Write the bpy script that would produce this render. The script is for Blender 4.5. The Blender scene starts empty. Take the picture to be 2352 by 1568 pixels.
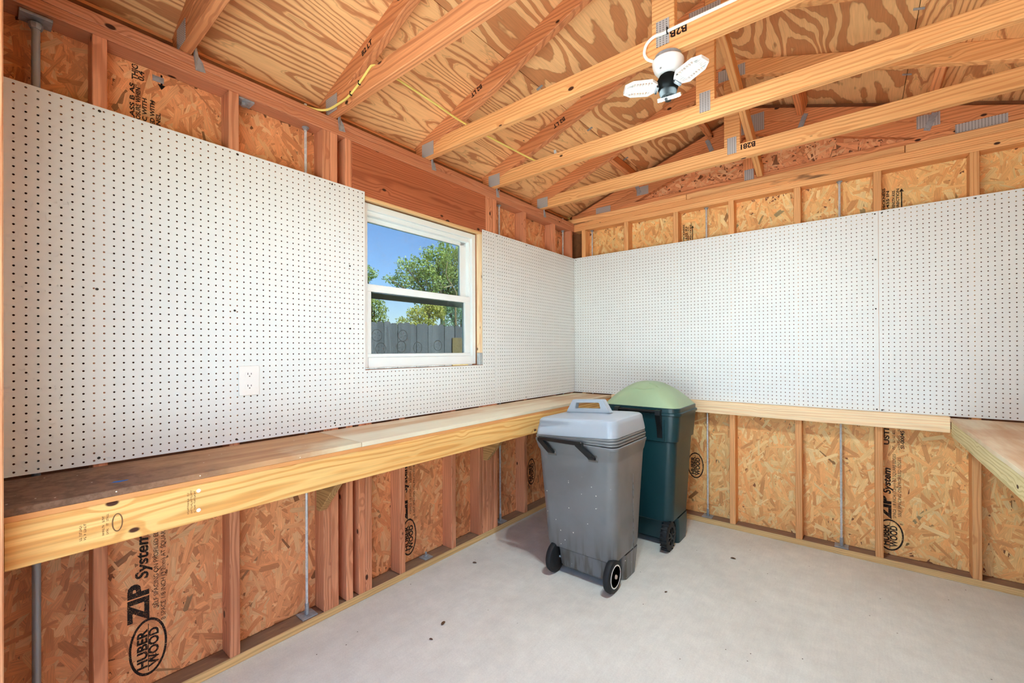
import bpy, bmesh, math, random
import numpy as np
from mathutils import Matrix, Vector

S = bpy.context.scene
COL = S.collection
rng = random.Random(7)

# ------------------------------------------------------------------ camera
FPX, YAW, PITCH, ROLL = 984.9064, 0.6764, 0.0026, -0.0041
CAM = Vector((2.0156, -3.4262, 1.3059))
Fv = Vector((-math.sin(YAW) * math.cos(PITCH), math.cos(YAW) * math.cos(PITCH), math.sin(PITCH)))
Rv = Vector((math.cos(YAW), math.sin(YAW), 0))
Uv = Rv.cross(Fv)
R2 = Rv * math.cos(ROLL) + Uv * math.sin(ROLL)
U2 = -Rv * math.sin(ROLL) + Uv * math.cos(ROLL)
cd = bpy.data.cameras.new('camera')
cam = bpy.data.objects.new('camera', cd); COL.objects.link(cam)
cam.matrix_world = Matrix(((R2.x, U2.x, -Fv.x, CAM.x), (R2.y, U2.y, -Fv.y, CAM.y), (R2.z, U2.z, -Fv.z, CAM.z), (0, 0, 0, 1)))
cd.sensor_width = 36.0; cd.lens = FPX / 2352 * 36.0
cd.shift_y = 17.74 / 2352; cd.clip_start = 0.02; cd.clip_end = 500
S.camera = cam

# ------------------------------------------------------------------ world, sun, exposure
SKY_STRENGTH = 0.52
SUN_STRENGTH = 30.0
LAMP_EMIT = 1750.0
EXPOSURE = 0.24
w = bpy.data.worlds.new('sky'); S.world = w; w.use_nodes = True
wn = w.node_tree.nodes; wl = w.node_tree.links
sky = wn.new('ShaderNodeTexSky'); sky.sky_type = 'NISHITA'
sky.sun_disc = False; sky.sun_elevation = math.radians(60); sky.sun_rotation = math.radians(81)
sky.air_density = 1.0; sky.dust_density = 0.6; sky.ozone_density = 3.0
wl.new(sky.outputs[0], wn['Background'].inputs[0]); wn['Background'].inputs[1].default_value = SKY_STRENGTH
sd = bpy.data.lights.new('sun', 'SUN'); sd.energy = SUN_STRENGTH; sd.angle = math.radians(0.6); sd.color = (.86, 1.03, 1.11)
sun = bpy.data.objects.new('sun', sd); COL.objects.link(sun)
sun.rotation_euler = Vector((1.0, 0.16, 1.75)).to_track_quat('Z', 'Y').to_euler()
S.view_settings.view_transform = 'Standard'; S.view_settings.look = 'None'
S.view_settings.exposure = EXPOSURE; S.view_settings.gamma = 1.0
S.view_settings.use_curve_mapping = False
cy = S.cycles
cy.use_denoising = True; cy.use_adaptive_sampling = True; cy.adaptive_threshold = 0.12; cy.adaptive_min_samples = 12
cy.max_bounces = 8; cy.diffuse_bounces = 6; cy.glossy_bounces = 3
cy.transparent_max_bounces = 16; cy.transmission_bounces = 6
cy.caustics_reflective = False; cy.caustics_refractive = False; cy.sample_clamp_indirect = 8.0

# ------------------------------------------------------------------ helpers
def lin(r, g, b):
    f = lambda c: (c / 255 / 12.92) if c <= 10 else ((c / 255 + 0.055) / 1.055) ** 2.4
    return (f(r), f(g), f(b), 1.0)

def tag(o, label=None, cat=None, group=None, kind=None):
    if label: o['label'] = label
    if cat: o['category'] = cat
    if group: o['group'] = group
    if kind: o['kind'] = kind
    return o

def _parent(o, p):
    if p is not None:
        o.parent = p
        o.matrix_parent_inverse = WORLD[p.name].inverted()

WORLD = {}
def link(name, data, parent=None, M=None):
    o = bpy.data.objects.new(name, data); COL.objects.link(o)
    M = M or Matrix.Identity(4)
    o.matrix_basis = M
    WORLD[o.name] = M.copy()
    _parent(o, parent)
    return o

def thing(name, label, cat, loc=(0, 0, 0), group=None):
    return tag(link(name, None, None, Matrix.Translation(loc)), label, cat, group)

def mesh_obj(name, verts, faces, mat, parent=None, M=None, smooth=False):
    me = bpy.data.meshes.new(name); me.from_pydata([tuple(v) for v in verts], [], faces); me.update()
    if mat: me.materials.append(mat)
    if smooth: me.polygons.foreach_set('use_smooth', [True] * len(me.polygons))
    return link(name, me, parent, M)

_cache = {}
def box_mesh(dx, dy, dz, mat, ch):
    key = (round(dx, 5), round(dy, 5), round(dz, 5), mat.name, ch)
    if key in _cache: return _cache[key]
    bm = bmesh.new(); bmesh.ops.create_cube(bm, size=1.0)
    for v in bm.verts: v.co = (v.co.x * dx, v.co.y * dy, v.co.z * dz)
    if ch: bmesh.ops.bevel(bm, geom=list(bm.edges), offset=ch, segments=1, affect='EDGES')
    me = bpy.data.meshes.new('board'); bm.to_mesh(me); bm.free(); me.materials.append(mat)
    _cache[key] = me
    return me

AX = {'x': Matrix.Identity(3), 'y': Matrix(((0, -1, 0), (1, 0, 0), (0, 0, 1))), 'z': Matrix(((0, 0, 1), (0, 1, 0), (-1, 0, 0)))}
def box(name, x0, x1, y0, y1, z0, z1, mat, parent=None, axis=None, ch=0.0025):
    """board with its grain (local X) along the given world axis"""
    d = {'x': abs(x1 - x0), 'y': abs(y1 - y0), 'z': abs(z1 - z0)}
    if axis is None: axis = max(d, key=d.get)
    dims = {'x': (d['x'], d['y'], d['z']), 'y': (d['y'], d['x'], d['z']), 'z': (d['z'], d['y'], d['x'])}[axis]
    ch = min(ch, min(dims) * .3)
    me = box_mesh(*dims, mat, ch)
    M = Matrix.Translation(((x0 + x1) / 2, (y0 + y1) / 2, (z0 + z1) / 2)) @ AX[axis].to_4x4()
    return link(name, me, parent, M)

def beam(name, p0, p1, wz, wy, mat, parent=None, up=(0, 0, 1), ch=0.0025):
    p0, p1 = Vector(p0), Vector(p1); d = p1 - p0; L = d.length; X = d / L
    Y = Vector(up).cross(X).normalized(); Z = X.cross(Y)
    M = Matrix((X, Y, Z)).transposed().to_4x4(); M.translation = (p0 + p1) / 2
    return link(name, box_mesh(L, wy, wz, mat, ch), parent, M)

def prism(name, pts, y0, y1, mat, parent=None):
    """polygon in the xz plane extruded along y (local X = world x)"""
    n = len(pts); cx = sum(p[0] for p in pts) / n; cz = sum(p[1] for p in pts) / n; cyy = (y0 + y1) / 2
    v = [(p[0] - cx, y0 - cyy, p[1] - cz) for p in pts] + [(p[0] - cx, y1 - cyy, p[1] - cz) for p in pts]
    f = [tuple(range(n)), tuple(range(2 * n - 1, n - 1, -1))] + [((i + 1) % n, i, i + n, (i + 1) % n + n) for i in range(n)]
    bm = bmesh.new(); bv = [bm.verts.new(c) for c in v]
    for q in f: bm.faces.new([bv[i] for i in q])
    bmesh.ops.recalc_face_normals(bm, faces=bm.faces)
    bmesh.ops.bevel(bm, geom=list(bm.edges), offset=0.0025, segments=1, affect='EDGES')
    me = bpy.data.meshes.new(name); bm.to_mesh(me); bm.free(); me.materials.append(mat)
    return link(name, me, parent, Matrix.Translation((cx, cyy, cz)))

def tube(name, pts, r, mat, parent=None, seg=10, closed_ends=True):
    pts = [Vector(p) for p in pts]; V = []; Fc = []; n = len(pts)
    T = [(pts[min(i + 1, n - 1)] - pts[max(i - 1, 0)]).normalized() for i in range(n)]
    ref = Vector((0, 0, 1)) if abs(T[0].z) < .9 else Vector((1, 0, 0))
    N = (ref - T[0] * ref.dot(T[0])).normalized()
    for i in range(n):
        N = (N - T[i] * N.dot(T[i])).normalized(); B = T[i].cross(N)
        rr = r[i] if isinstance(r, (list, tuple)) else r
        for k in range(seg):
            a = 2 * math.pi * k / seg
            V.append(pts[i] + N * (rr * math.cos(a)) + B * (rr * math.sin(a)))
    for i in range(n - 1):
        for k in range(seg):
            a, b = i * seg + k, i * seg + (k + 1) % seg
            Fc.append((a, b, b + seg, a + seg))
    if closed_ends:
        Fc.append(tuple(reversed(range(seg)))); Fc.append(tuple(range((n - 1) * seg, n * seg)))
    o = mesh_obj(name, V, Fc, mat, parent); sharp_smooth(o); return o

def sharp_smooth(o, ang=40):
    me = o.data
    me.polygons.foreach_set('use_smooth', [True] * len(me.polygons))
    try: me.set_sharp_from_angle(angle=math.radians(ang))
    except Exception: pass
    return o

def lathe(name, prof, mat, parent=None, M=None, seg=28, ang=35):
    """profile of (r, z) spun about local Z"""
    V = []; Fc = []; n = len(prof)
    for r, z in prof:
        for k in range(seg):
            a = 2 * math.pi * k / seg; V.append((max(r, 1e-5) * math.cos(a), max(r, 1e-5) * math.sin(a), z))
    for i in range(n - 1):
        for k in range(seg):
            a, b = i * seg + k, i * seg + (k + 1) % seg
            Fc.append((a, b, b + seg, a + seg))
    Fc.append(tuple(reversed(range(seg)))); Fc.append(tuple(range((n - 1) * seg, n * seg)))
    bm = bmesh.new(); bv = [bm.verts.new(c) for c in V]
    for q in Fc:
        try: bm.faces.new([bv[i] for i in q])
        except ValueError: pass
    bmesh.ops.recalc_face_normals(bm, faces=bm.faces)
    me = bpy.data.meshes.new(name); bm.to_mesh(me); bm.free(); me.materials.append(mat)
    return sharp_smooth(link(name, me, parent, M), ang)

def rrect(cx, cyy, hx, hy, r, k=6, mid=0):
    out = []
    r = min(r, hx * .999, hy * .999)
    if mid:
        c = rrect(cx, cyy, hx, hy, r, k); n = len(c); q = k + 1
        for i in range(4):
            out += c[i * q:(i + 1) * q]; a, b_ = c[(i + 1) * q - 1], c[((i + 1) * q) % n]
            out += [(a[0] + (b_[0] - a[0]) * j / (mid + 1), a[1] + (b_[1] - a[1]) * j / (mid + 1)) for j in range(1, mid + 1)]
        return out
    for sx, sy, a0 in ((1, 1, 0), (-1, 1, 90), (-1, -1, 180), (1, -1, 270)):
        for i in range(k + 1):
            a = math.radians(a0 + 90 * i / k)
            out.append((cx + sx * (hx - r) + r * math.cos(a), cyy + sy * (hy - r) + r * math.sin(a)))
    return out

def loft(name, rings, mat, parent=None, cap0=True, cap1=True, ang=30):
    n = len(rings[0]); V = [p for r in rings for p in r]; Fc = []
    for i in range(len(rings) - 1):
        for k in range(n):
            a, b = i * n + k, i * n + (k + 1) % n
            Fc.append((a, b, b + n, a + n))
    if cap0: Fc.append(tuple(reversed(range(n))))
    if cap1: Fc.append(tuple(range((len(rings) - 1) * n, len(rings) * n)))
    return sharp_smooth(mesh_obj(name, V, Fc, mat, parent), ang)

def ring3(z, cx, cyy, hx, hy, r, k=6): return [(x, y, z) for x, y in rrect(cx, cyy, hx, hy, r, k)]

# ------------------------------------------------------------------ node helpers
class NB:
    def __init__(s, name):
        s.m = bpy.data.materials.new(name); s.m.use_nodes = True; s.nt = s.m.node_tree
        s.n = s.nt.nodes; s.bsdf = s.n['Principled BSDF']; s.out = s.n['Material Output']
    def put(s, sock, v):
        if v is None: return
        if hasattr(v, 'is_output') or isinstance(v, bpy.types.NodeSocket): s.nt.links.new(v, sock)
        else:
            try: sock.default_value = v
            except Exception:
                sock.default_value = (v[0], v[1], v[2])
    def math(s, op, a, b=None, c=None, clamp=False):
        n = s.n.new('ShaderNodeMath'); n.operation = op; n.use_clamp = clamp
        s.put(n.inputs[0], a); s.put(n.inputs[1], b)
        if c is not None: s.put(n.inputs[2], c)
        return n.outputs[0]
    def vmath(s, op, a, b=None):
        n = s.n.new('ShaderNodeVectorMath'); n.operation = op; s.put(n.inputs[0], a)
        if b is not None: s.put(n.inputs[1], b)
        return n.outputs[0]
    def coord(s, kind='Object'): return s.n.new('ShaderNodeTexCoord').outputs[kind]
    def rand(s): return s.n.new('ShaderNodeObjectInfo').outputs['Random']
    def xyz(s, v):
        n = s.n.new('ShaderNodeSeparateXYZ'); s.put(n.inputs[0], v); return n.outputs
    def comb(s, x, y, z):
        n = s.n.new('ShaderNodeCombineXYZ'); s.put(n.inputs[0], x); s.put(n.inputs[1], y); s.put(n.inputs[2], z); return n.outputs[0]
    def noise(s, v, scale=1.0, detail=2.0, rough=.5, dist=0.0):
        n = s.n.new('ShaderNodeTexNoise'); s.put(n.inputs['Vector'], v); n.inputs['Scale'].default_value = scale
        n.inputs['Detail'].default_value = detail; n.inputs['Roughness'].default_value = rough; n.inputs['Distortion'].default_value = dist
        return n.outputs[0]
    def voro(s, v, scale=1.0, out='Distance', rnd=1.0):
        n = s.n.new('ShaderNodeTexVoronoi'); s.put(n.inputs['Vector'], v); n.inputs['Scale'].default_value = scale
        n.inputs['Randomness'].default_value = rnd
        return n.outputs[out]
    def mrange(s, v, a, b, c=0.0, d=1.0, smooth=True):
        n = s.n.new('ShaderNodeMapRange'); n.interpolation_type = 'SMOOTHSTEP' if smooth else 'LINEAR'
        s.put(n.inputs[0], v)
        for i, q in enumerate((a, b, c, d)): n.inputs[i + 1].default_value = q
        return n.outputs[0]
    def mix(s, f, a, b, blend='MIX'):
        n = s.n.new('ShaderNodeMix'); n.data_type = 'RGBA'; n.blend_type = blend; n.clamp_factor = True
        s.put(n.inputs[0], f); s.put(n.inputs[6], a); s.put(n.inputs[7], b)
        return n.outputs[2]
    def grey(s, v):
        return s.comb(v, v, v)
    def scale_col(s, col, v): return s.mix(1.0, col, s.grey(v), 'MULTIPLY')
    def bump(s, h, strength=.2, dist=.01):
        n = s.n.new('ShaderNodeBump'); n.inputs['Strength'].default_value = strength; n.inputs['Distance'].default_value = dist
        s.put(n.inputs['Height'], h); s.nt.links.new(n.outputs[0], s.bsdf.inputs['Normal'])
    def done(s, col=None, rough=.6, metal=0.0, spec=.35):
        s.put(s.bsdf.inputs['Base Color'], col); s.put(s.bsdf.inputs['Roughness'], rough)
        s.bsdf.inputs['Metallic'].default_value = metal; s.bsdf.inputs['Specular IOR Level'].default_value = spec
        return s.m

def wood(name, light, dark, ring=.009, contrast=.55, rough=.62, knots=1.0, vary=.14, stain=0.0, dust=None):
    b = NB(name); v = b.coord(); rd = b.rand()
    p = b.vmath('ADD', v, b.comb(b.math('MULTIPLY', rd, 37.0), b.math('MULTIPLY', rd, 13.7), b.math('MULTIPLY', rd, 71.3)))
    n1 = b.noise(b.vmath('MULTIPLY', p, (1.4, 7, 7)), 1.0, 2.0)
    x, y, z = b.xyz(v)
    rf = b.math('FRACT', b.math('MULTIPLY', rd, 17.31))
    yy = b.math('ADD', y, b.math('MULTIPLY', b.math('SUBTRACT', rd, .5), .10))
    zz = b.math('ADD', z, b.math('ADD', .012, b.math('MULTIPLY', rf, .055)))
    r = b.math('SQRT', b.math('ADD', b.math('MULTIPLY', yy, yy), b.math('MULTIPLY', zz, zz)))
    kv = b.vmath('MULTIPLY', p, (5.0, 9, 9)); kd = b.voro(kv, 1.0)
    swirl = b.mrange(kd, .30, .05, 0.0, .012)
    r = b.math('ADD', r, b.math('ADD', b.math('MULTIPLY', b.math('SUBTRACT', n1, .5), .05), swirl))
    ph = b.noise(b.vmath('MULTIPLY', p, (.7, 22, 22)), 1.0, 1.0)
    s_ = b.math('SINE', b.math('ADD', b.math('MULTIPLY', r, 2 * math.pi / ring), b.math('MULTIPLY', ph, 9.0)))
    late = b.mrange(s_, -.1, .95)
    fine = b.noise(b.vmath('MULTIPLY', p, (5, 170, 170)), 1.0, 2.0)
    big = b.noise(b.vmath('MULTIPLY', p, (.9, 5, 5)), 1.0, 2.0)
    c = b.mix(b.math('MULTIPLY', late, contrast), lin(*light), lin(*dark))
    c = b.mix(b.mrange(big, .35, .75, 0, .35), c, lin(*dark))
    val = b.math('ADD', 1.0 - vary, b.math('MULTIPLY', rf, 2 * vary))
    val = b.math('MULTIPLY', val, b.mrange(fine, .25, .75, .86, 1.10, False))
    c = b.scale_col(c, val)
    if knots:
        k = b.mrange(kd, .095 * knots, .06 * knots)
        c = b.mix(k, c, lin(70, 32, 14))
    if stain:
        st = b.noise(b.vmath('MULTIPLY', p, (2.0, 9, 9)), 1.0, 4.0)
        c = b.mix(b.mrange(st, .57, .63, 0, stain), c, lin(60, 28, 18))
    if dust:                       # grey-brown dust lying on the upward face
        up = b.xyz(b.n.new('ShaderNodeNewGeometry').outputs['Normal'])[2]
        dn = b.noise(b.vmath('MULTIPLY', p, (8, 30, 30)), 1.0, 4.0, .6)
        c = b.mix(b.math('MULTIPLY', b.mrange(up, .6, .9), b.mrange(dn, .2, .6, .7, .95)), c, lin(*dust))
    b.bump(fine, .12, .002)
    return b.done(c, rough)

def plywood(name, light, dark, rough=.65, sx=.75, sy=2.3, bands=15.0, contrast=.85, lo_w=-2.4, t0=.05, t1=.40):
    b = NB(name); v = b.coord(); rd = b.rand()
    p = b.vmath('ADD', v, b.comb(b.math('MULTIPLY', rd, 57.0), b.math('MULTIPLY', rd, 23.7), b.math('MULTIPLY', rd, 91.3)))
    h = b.noise(b.vmath('MULTIPLY', p, (sx, sy, 1)), 1.0, 2.2, .45, .35)
    h2 = b.noise(b.vmath('MULTIPLY', p, (7, 26, 1)), 1.0, 2.0)
    hh = b.math('ADD', h, b.math('MULTIPLY', h2, .035))
    s_ = b.math('SINE', b.math('MULTIPLY', hh, 2 * math.pi * bands))
    lo = b.noise(b.vmath('MULTIPLY', p, (1.1, 1.5, 1)), 1.0, 1.0)
    th = b.math('ADD', s_, b.math('MULTIPLY', b.math('SUBTRACT', lo, .5), lo_w))
    band = b.mrange(th, t0, t1)
    fine = b.noise(b.vmath('MULTIPLY', p, (9, 200, 1)), 1.0, 2.0)
    c = b.mix(b.math('MULTIPLY', band, contrast), lin(*light), lin(*dark))
    edge = b.math('MULTIPLY', b.mrange(th, -.1, .2), b.mrange(th, .55, .2))
    c = b.mix(b.math('MULTIPLY', edge, .25), c, lin(110, 55, 25))
    c = b.scale_col(c, b.mrange(fine, .25, .75, .88, 1.08, False))
    c = b.scale_col(c, b.mrange(lo, .3, .7, .92, 1.08))
    kd = b.voro(b.vmath('MULTIPLY', p, (1.1, 2.2, 1)), 1.0)
    c = b.mix(b.mrange(kd, .035, .02), c, lin(60, 28, 12))
    sp = b.voro(b.vmath('MULTIPLY', p, (3, 6, 1)), 1.0)
    c = b.mix(b.mrange(sp, .03, .018, 0, .8), c, lin(40, 22, 12))
    return b.done(c, rough)

def plain(name, col, rough=.5, metal=0.0, spec=.4, var=.08, scale=6.0):
    b = NB(name); p = b.coord()
    n = b.noise(p, scale, 3.0)
    return b.done(b.scale_col(b.mix(0.0, lin(*col), lin(*col)), b.mrange(n, .25, .75, 1 - var, 1 + var, False)), rough, metal, spec)

def galv(name, col=(165, 170, 175), rough=.42):
    b = NB(name); p = b.coord(); n = b.voro(p, 90.0, 'Color'); x = b.xyz(n)[0]
    return b.done(b.scale_col(b.mix(0.0, lin(*col), lin(*col)), b.mrange(x, 0, 1, .85, 1.1, False)), rough, .35, .5)

def nailplate_mat():
    b = NB('punched_steel'); v = b.coord(); x, y, z = b.xyz(v)
    a = b.math('SINE', b.math('MULTIPLY', x, 2 * math.pi / .0125)); c = b.math('SINE', b.math('MULTIPLY', z, 2 * math.pi / .0085))
    m = b.math('MULTIPLY', b.mrange(a, .0, .7), b.mrange(c, -.2, .4))
    return b.done(b.mix(b.math('MULTIPLY', m, .8), lin(190, 188, 186), lin(70, 62, 58)), .4, .25, .5)

def strand_mat(name, tint=(1, 1, 1)):
    b = NB(name); uv = b.coord('UV')
    a = b.n.new('ShaderNodeAttribute'); a.attribute_name = 'tone'
    f = b.noise(b.vmath('MULTIPLY', uv, (16, 420, 1)), 1.0, 3.0, .6)
    c = b.mix(1.0, a.outputs['Color'], b.grey(b.mrange(f,   .25, .75, .70, 1.18, False)), 'MULTIPLY')
    return b.done(c, .55, 0, .35)

def concrete(name, base, dark, rough=.75):
    b = NB(name); p = b.coord()
    n1 = b.noise(p, 1.6, 4.0, .6); n2 = b.noise(p, 14.0, 4.0, .65); n3 = b.noise(b.vmath('MULTIPLY', p, (120, 9, 1)), 1.0, 2.0)
    n4 = b.noise(p, 160.0, 2.0)
    c = b.mix(b.mrange(n1, .35, .7, 0, .55), lin(*base), lin(*dark))
    c = b.scale_col(c, b.mrange(n2, .3, .7, .93, 1.05, False))
    c = b.scale_col(c, b.mrange(n3, .3, .7, .975, 1.02, False))
    c = b.scale_col(c, b.mrange(n4, .3, .7, .95, 1.04, False))
    sp = b.voro(p, 22.0); rr = b.xyz(b.voro(p, 22.0, 'Color'))[0]
    m = b.math('MULTIPLY', b.mrange(sp, .075, .05), b.mrange(rr, .82, .84))
    c = b.mix(m, c, lin(95, 78, 62))
    sp2 = b.voro(p, 5.0); r2 = b.xyz(b.voro(p, 5.0, 'Color'))[1]
    m2 = b.math('MULTIPLY', b.mrange(b.math('ADD', sp2, b.math('MULTIPLY', n2, .2)), .22, .15), b.mrange(r2, .86, .88))
    c = b.mix(b.math('MULTIPLY', m2, .6), c, lin(226, 222, 216))
    b.bump(n4, .08, .002)
    return b.done(c, rough, 0, .3)

# ------------------------------------------------------------------ materials
M_STUD_L = wood('red_cast_fir', (226, 154, 114), (172, 94, 58), ring=.009, contrast=.5)  # redder partly as lumber, partly a colour cast of the light painted in
M_STUD_R = wood('orange_cast_pine', (242, 182, 122), (206, 130, 72), ring=.010, contrast=.5, knots=.8)  # orange partly as lumber, partly the light's cast put into the colour
M_PLATE_R = wood('stained_pine', (236, 172, 112), (196, 118, 62), ring=.01, contrast=.55, knots=.9, stain=.75)
M_TRUSS = wood('truss_pine', (232, 156, 102), (168, 90, 48), ring=.016, contrast=.48, vary=.12)
M_TRUSS_L = wood('truss_pine_light', (244, 184, 120), (200, 120, 60), ring=.016, contrast=.48, vary=.08)
M_HEAD = wood('header_fir', (202, 118, 78), (146, 72, 44), ring=.010, contrast=.6, vary=.05)
M_TREAT = wood('treated_pine', (232, 196, 138), (196, 148, 90), ring=.012, contrast=.55, knots=.7, dust=(132, 100, 84))
M_SILLTOP = wood('dusty_treated_pine', (216, 178, 122), (176, 134, 84), ring=.012, contrast=.5, knots=.6, dust=(128, 98, 80))
M_FASCIA = wood('yellow_pine', (240, 194, 122), (214, 146, 72), ring=.016, contrast=.7, knots=.9, vary=.05)
M_FASCIA_G = wood('green_treated_pine', (226, 212, 164), (186, 164, 104), ring=.014, contrast=.6, knots=.8, vary=.05)
M_BRK = wood('bracket_pine', (196, 152, 98), (140, 96, 54), ring=.012, contrast=.6, knots=.9)
M_LEDGER = wood('pale_pine', (253, 228, 188), (240, 192, 138), ring=.013, contrast=.45, knots=1.0, vary=.05)
M_FENCE = wood('weathered_grey_wood', (102, 97, 94), (68, 62, 60), ring=.02, contrast=.6, knots=.7, vary=.2)
M_ROOF = plywood('roof_plywood', (250, 200, 140), (200, 130, 80))
M_ROOF2 = plywood('roof_plywood_fine', (250, 196, 134), (186, 112, 66), sx=.42, sy=2.6, bands=26.0, lo_w=-1.3, t0=.42, t1=.88, contrast=.8)
M_PLYEDGE = plain('plywood_edge', (214, 150, 92), .7)
M_OSB = plain('osb_base', (134, 82, 50), .6, var=.2, scale=30)
M_STR = strand_mat('osb_strands')
M_INK = plain('black_ink', (30, 16, 14), .6, var=.3, scale=60)
M_INKW = plain('faded_ink', (120, 84, 52), .6, var=.3, scale=60)
M_WHITE = plain('white_vinyl', (240, 246, 247), .3, var=.02)
M_PEG = plain('white_hardboard', (232, 236, 236), .42, var=.015, scale=2.0)
M_PEGCORE = plain('hardboard_core', (44, 28, 20), .8)
M_PLASTICW = plain('white_plastic', (240, 240, 238), .35, var=.02)
M_DARK = plain('dark_slot', (24, 22, 22), .6)
M_GALV = galv('galvanized_steel'); M_NAILP = nailplate_mat()
M_ROD = galv('bright_rod', (216, 220, 224), .3)
M_CONDUIT = plain('grey_conduit', (172, 180, 188), .4, .2, .5, .03)
M_SCREW = plain('rusty_screw', (52, 42, 38), .5)
M_BLACK = plain('black_plastic', (20, 20, 21), .35, 0, .5)
M_RUBBER = plain('black_rubber', (30, 30, 32), .6, 0, .35, .15, 40)
M_CHAR = plain('charcoal_plastic', (22, 24, 24), .75, 0, .08)
M_FLOOR = concrete('pale_concrete', (228, 228, 219), (208, 206, 196))
M_BOUNCE = concrete('bounce_slab_concrete', (216, 212, 204), (202, 198, 190))
M_GREEN = plain('dark_green_plastic', (14, 54, 60), .34, 0, .5, .06, 4)
M_GREENLID = plain('sage_plastic', (158, 182, 146), .42, 0, .45, .07, 5)
M_YELLOW = plain('yellow_cable', (238, 218, 120), .45)
M_CABLEW = plain('white_cable', (244, 240, 226), .45)
M_BLUE = plain('blue_chalk', (40, 108, 190), .9)
M_LEAFDRY = plain('dry_leaf', (104, 74, 50), .8)
M_BARK = plain('tree_bark', (120, 98, 72), .9, var=.3, scale=12)

def bin_grey():
    b = NB('grey_bin_plastic'); p = b.coord()
    n = b.noise(p, 5.0, 4.0); st = b.noise(b.vmath('MULTIPLY', p, (30, 30, 2)), 1.0, 3.0)
    z = b.xyz(p)[2]
    c = b.mix(b.mrange(n, .35, .7, 0, .5), lin(118, 119, 121), lin(100, 100, 99))
    dirt = b.math('MULTIPLY', b.mrange(st, .45, .62), b.mrange(z, .34, .04))
    c = b.mix(b.math('MULTIPLY', dirt, .85), c, lin(78, 68, 54))
    vp = b.vmath('ADD', p, b.vmath('MULTIPLY', b.grey(n), (.0, .0, .0)))
    d1 = b.voro(vp, 34.0); r1 = b.xyz(b.voro(vp, 34.0, 'Color'))[0]
    m1 = b.math('MULTIPLY', b.mrange(d1, .13, .08), b.mrange(r1, .74, .76))
    m1 = b.math('MULTIPLY', m1, b.mrange(z, .62, .5))
    c = b.mix(m1, c, lin(240, 238, 226))
    return b.done(c, b.mrange(n, .3, .7, .34, .46), 0.0, .55)
M_GREY = bin_grey()
M_GREYLID = plain('grey_lid_plastic', (160, 168, 178), .3, 0, .55, .05, 4)

def bench_top_mat():
    b = NB('dirty_bench_plywood'); v = b.coord(); w_ = b.xyz(b.coord('Object'))
    p = v
    g = b.noise(b.vmath('MULTIPLY', p, (1.5, 16, 1)), 1.0, 4.0, .6); f = b.noise(b.vmath('MULTIPLY', p, (6, 180, 1)), 1.0, 2.0)
    c = b.mix(b.mrange(g, .3, .7), lin(206, 162, 118), lin(176, 128, 92))
    gr = b.noise(p, 38.0, 5.0, .7); gr2 = b.noise(p, 6.0, 4.0, .6)
    # sawdust and grime are thickest near the door end of the bench (local -X)
    near = b.mrange(b.math('ADD', w_[0], b.math('MULTIPLY', gr2, .5)), .42, -.12)
    c = b.mix(b.math('MULTIPLY', near, .85), c, b.mix(b.mrange(gr, .4, .62), lin(112, 84, 72), lin(78, 54, 46)))
    far = b.mrange(b.math('ADD', w_[0], b.math('MULTIPLY', gr2, .4)), .4, .65)
    c = b.mix(b.math('MULTIPLY', b.math('MULTIPLY', far, b.mrange(w_[1], .02, -.12)), .8), c, lin(222, 214, 184))
    c = b.scale_col(c, b.mrange(f, .25, .75, .92, 1.06, False))
    sp = b.voro(p, 60.0); rr = b.xyz(b.voro(p, 60.0, 'Color'))[0]
    c = b.mix(b.math('MULTIPLY', b.mrange(sp, .16, .1), b.mrange(rr, .93, .94)), c, lin(236, 226, 210))
    return b.done(c, .75, 0, .25)
M_BENCH = bench_top_mat()
def bench_pale():
    b = NB('pale_bench_plywood'); p = b.coord()
    g = b.noise(b.vmath('MULTIPLY', p, (1.2, 10, 1)), 1.0, 4.0, .6); f = b.noise(b.vmath('MULTIPLY', p, (6, 180, 1)), 1.0, 2.0)
    blot = b.noise(p, 2.2, 3.0)
    c = b.mix(b.mrange(g, .35, .65), lin(226, 214, 186), lin(206, 172, 136))
    c = b.mix(b.mrange(blot, .45, .6, 0, .5), c, lin(196, 150, 112))
    lx, ly, lz = b.xyz(p)
    c = b.mix(b.math('MULTIPLY', b.mrange(b.math('ADD', ly, b.math('MULTIPLY', g, .16)), .14, .02), b.mrange(lx, .9, .2, 0, .75)), c, lin(226, 220, 196))
    c = b.scale_col(c, b.mrange(f, .25, .75, .94, 1.05, False))
    return b.done(c, .7, 0, .3)
M_BENCH2 = bench_pale()

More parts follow.
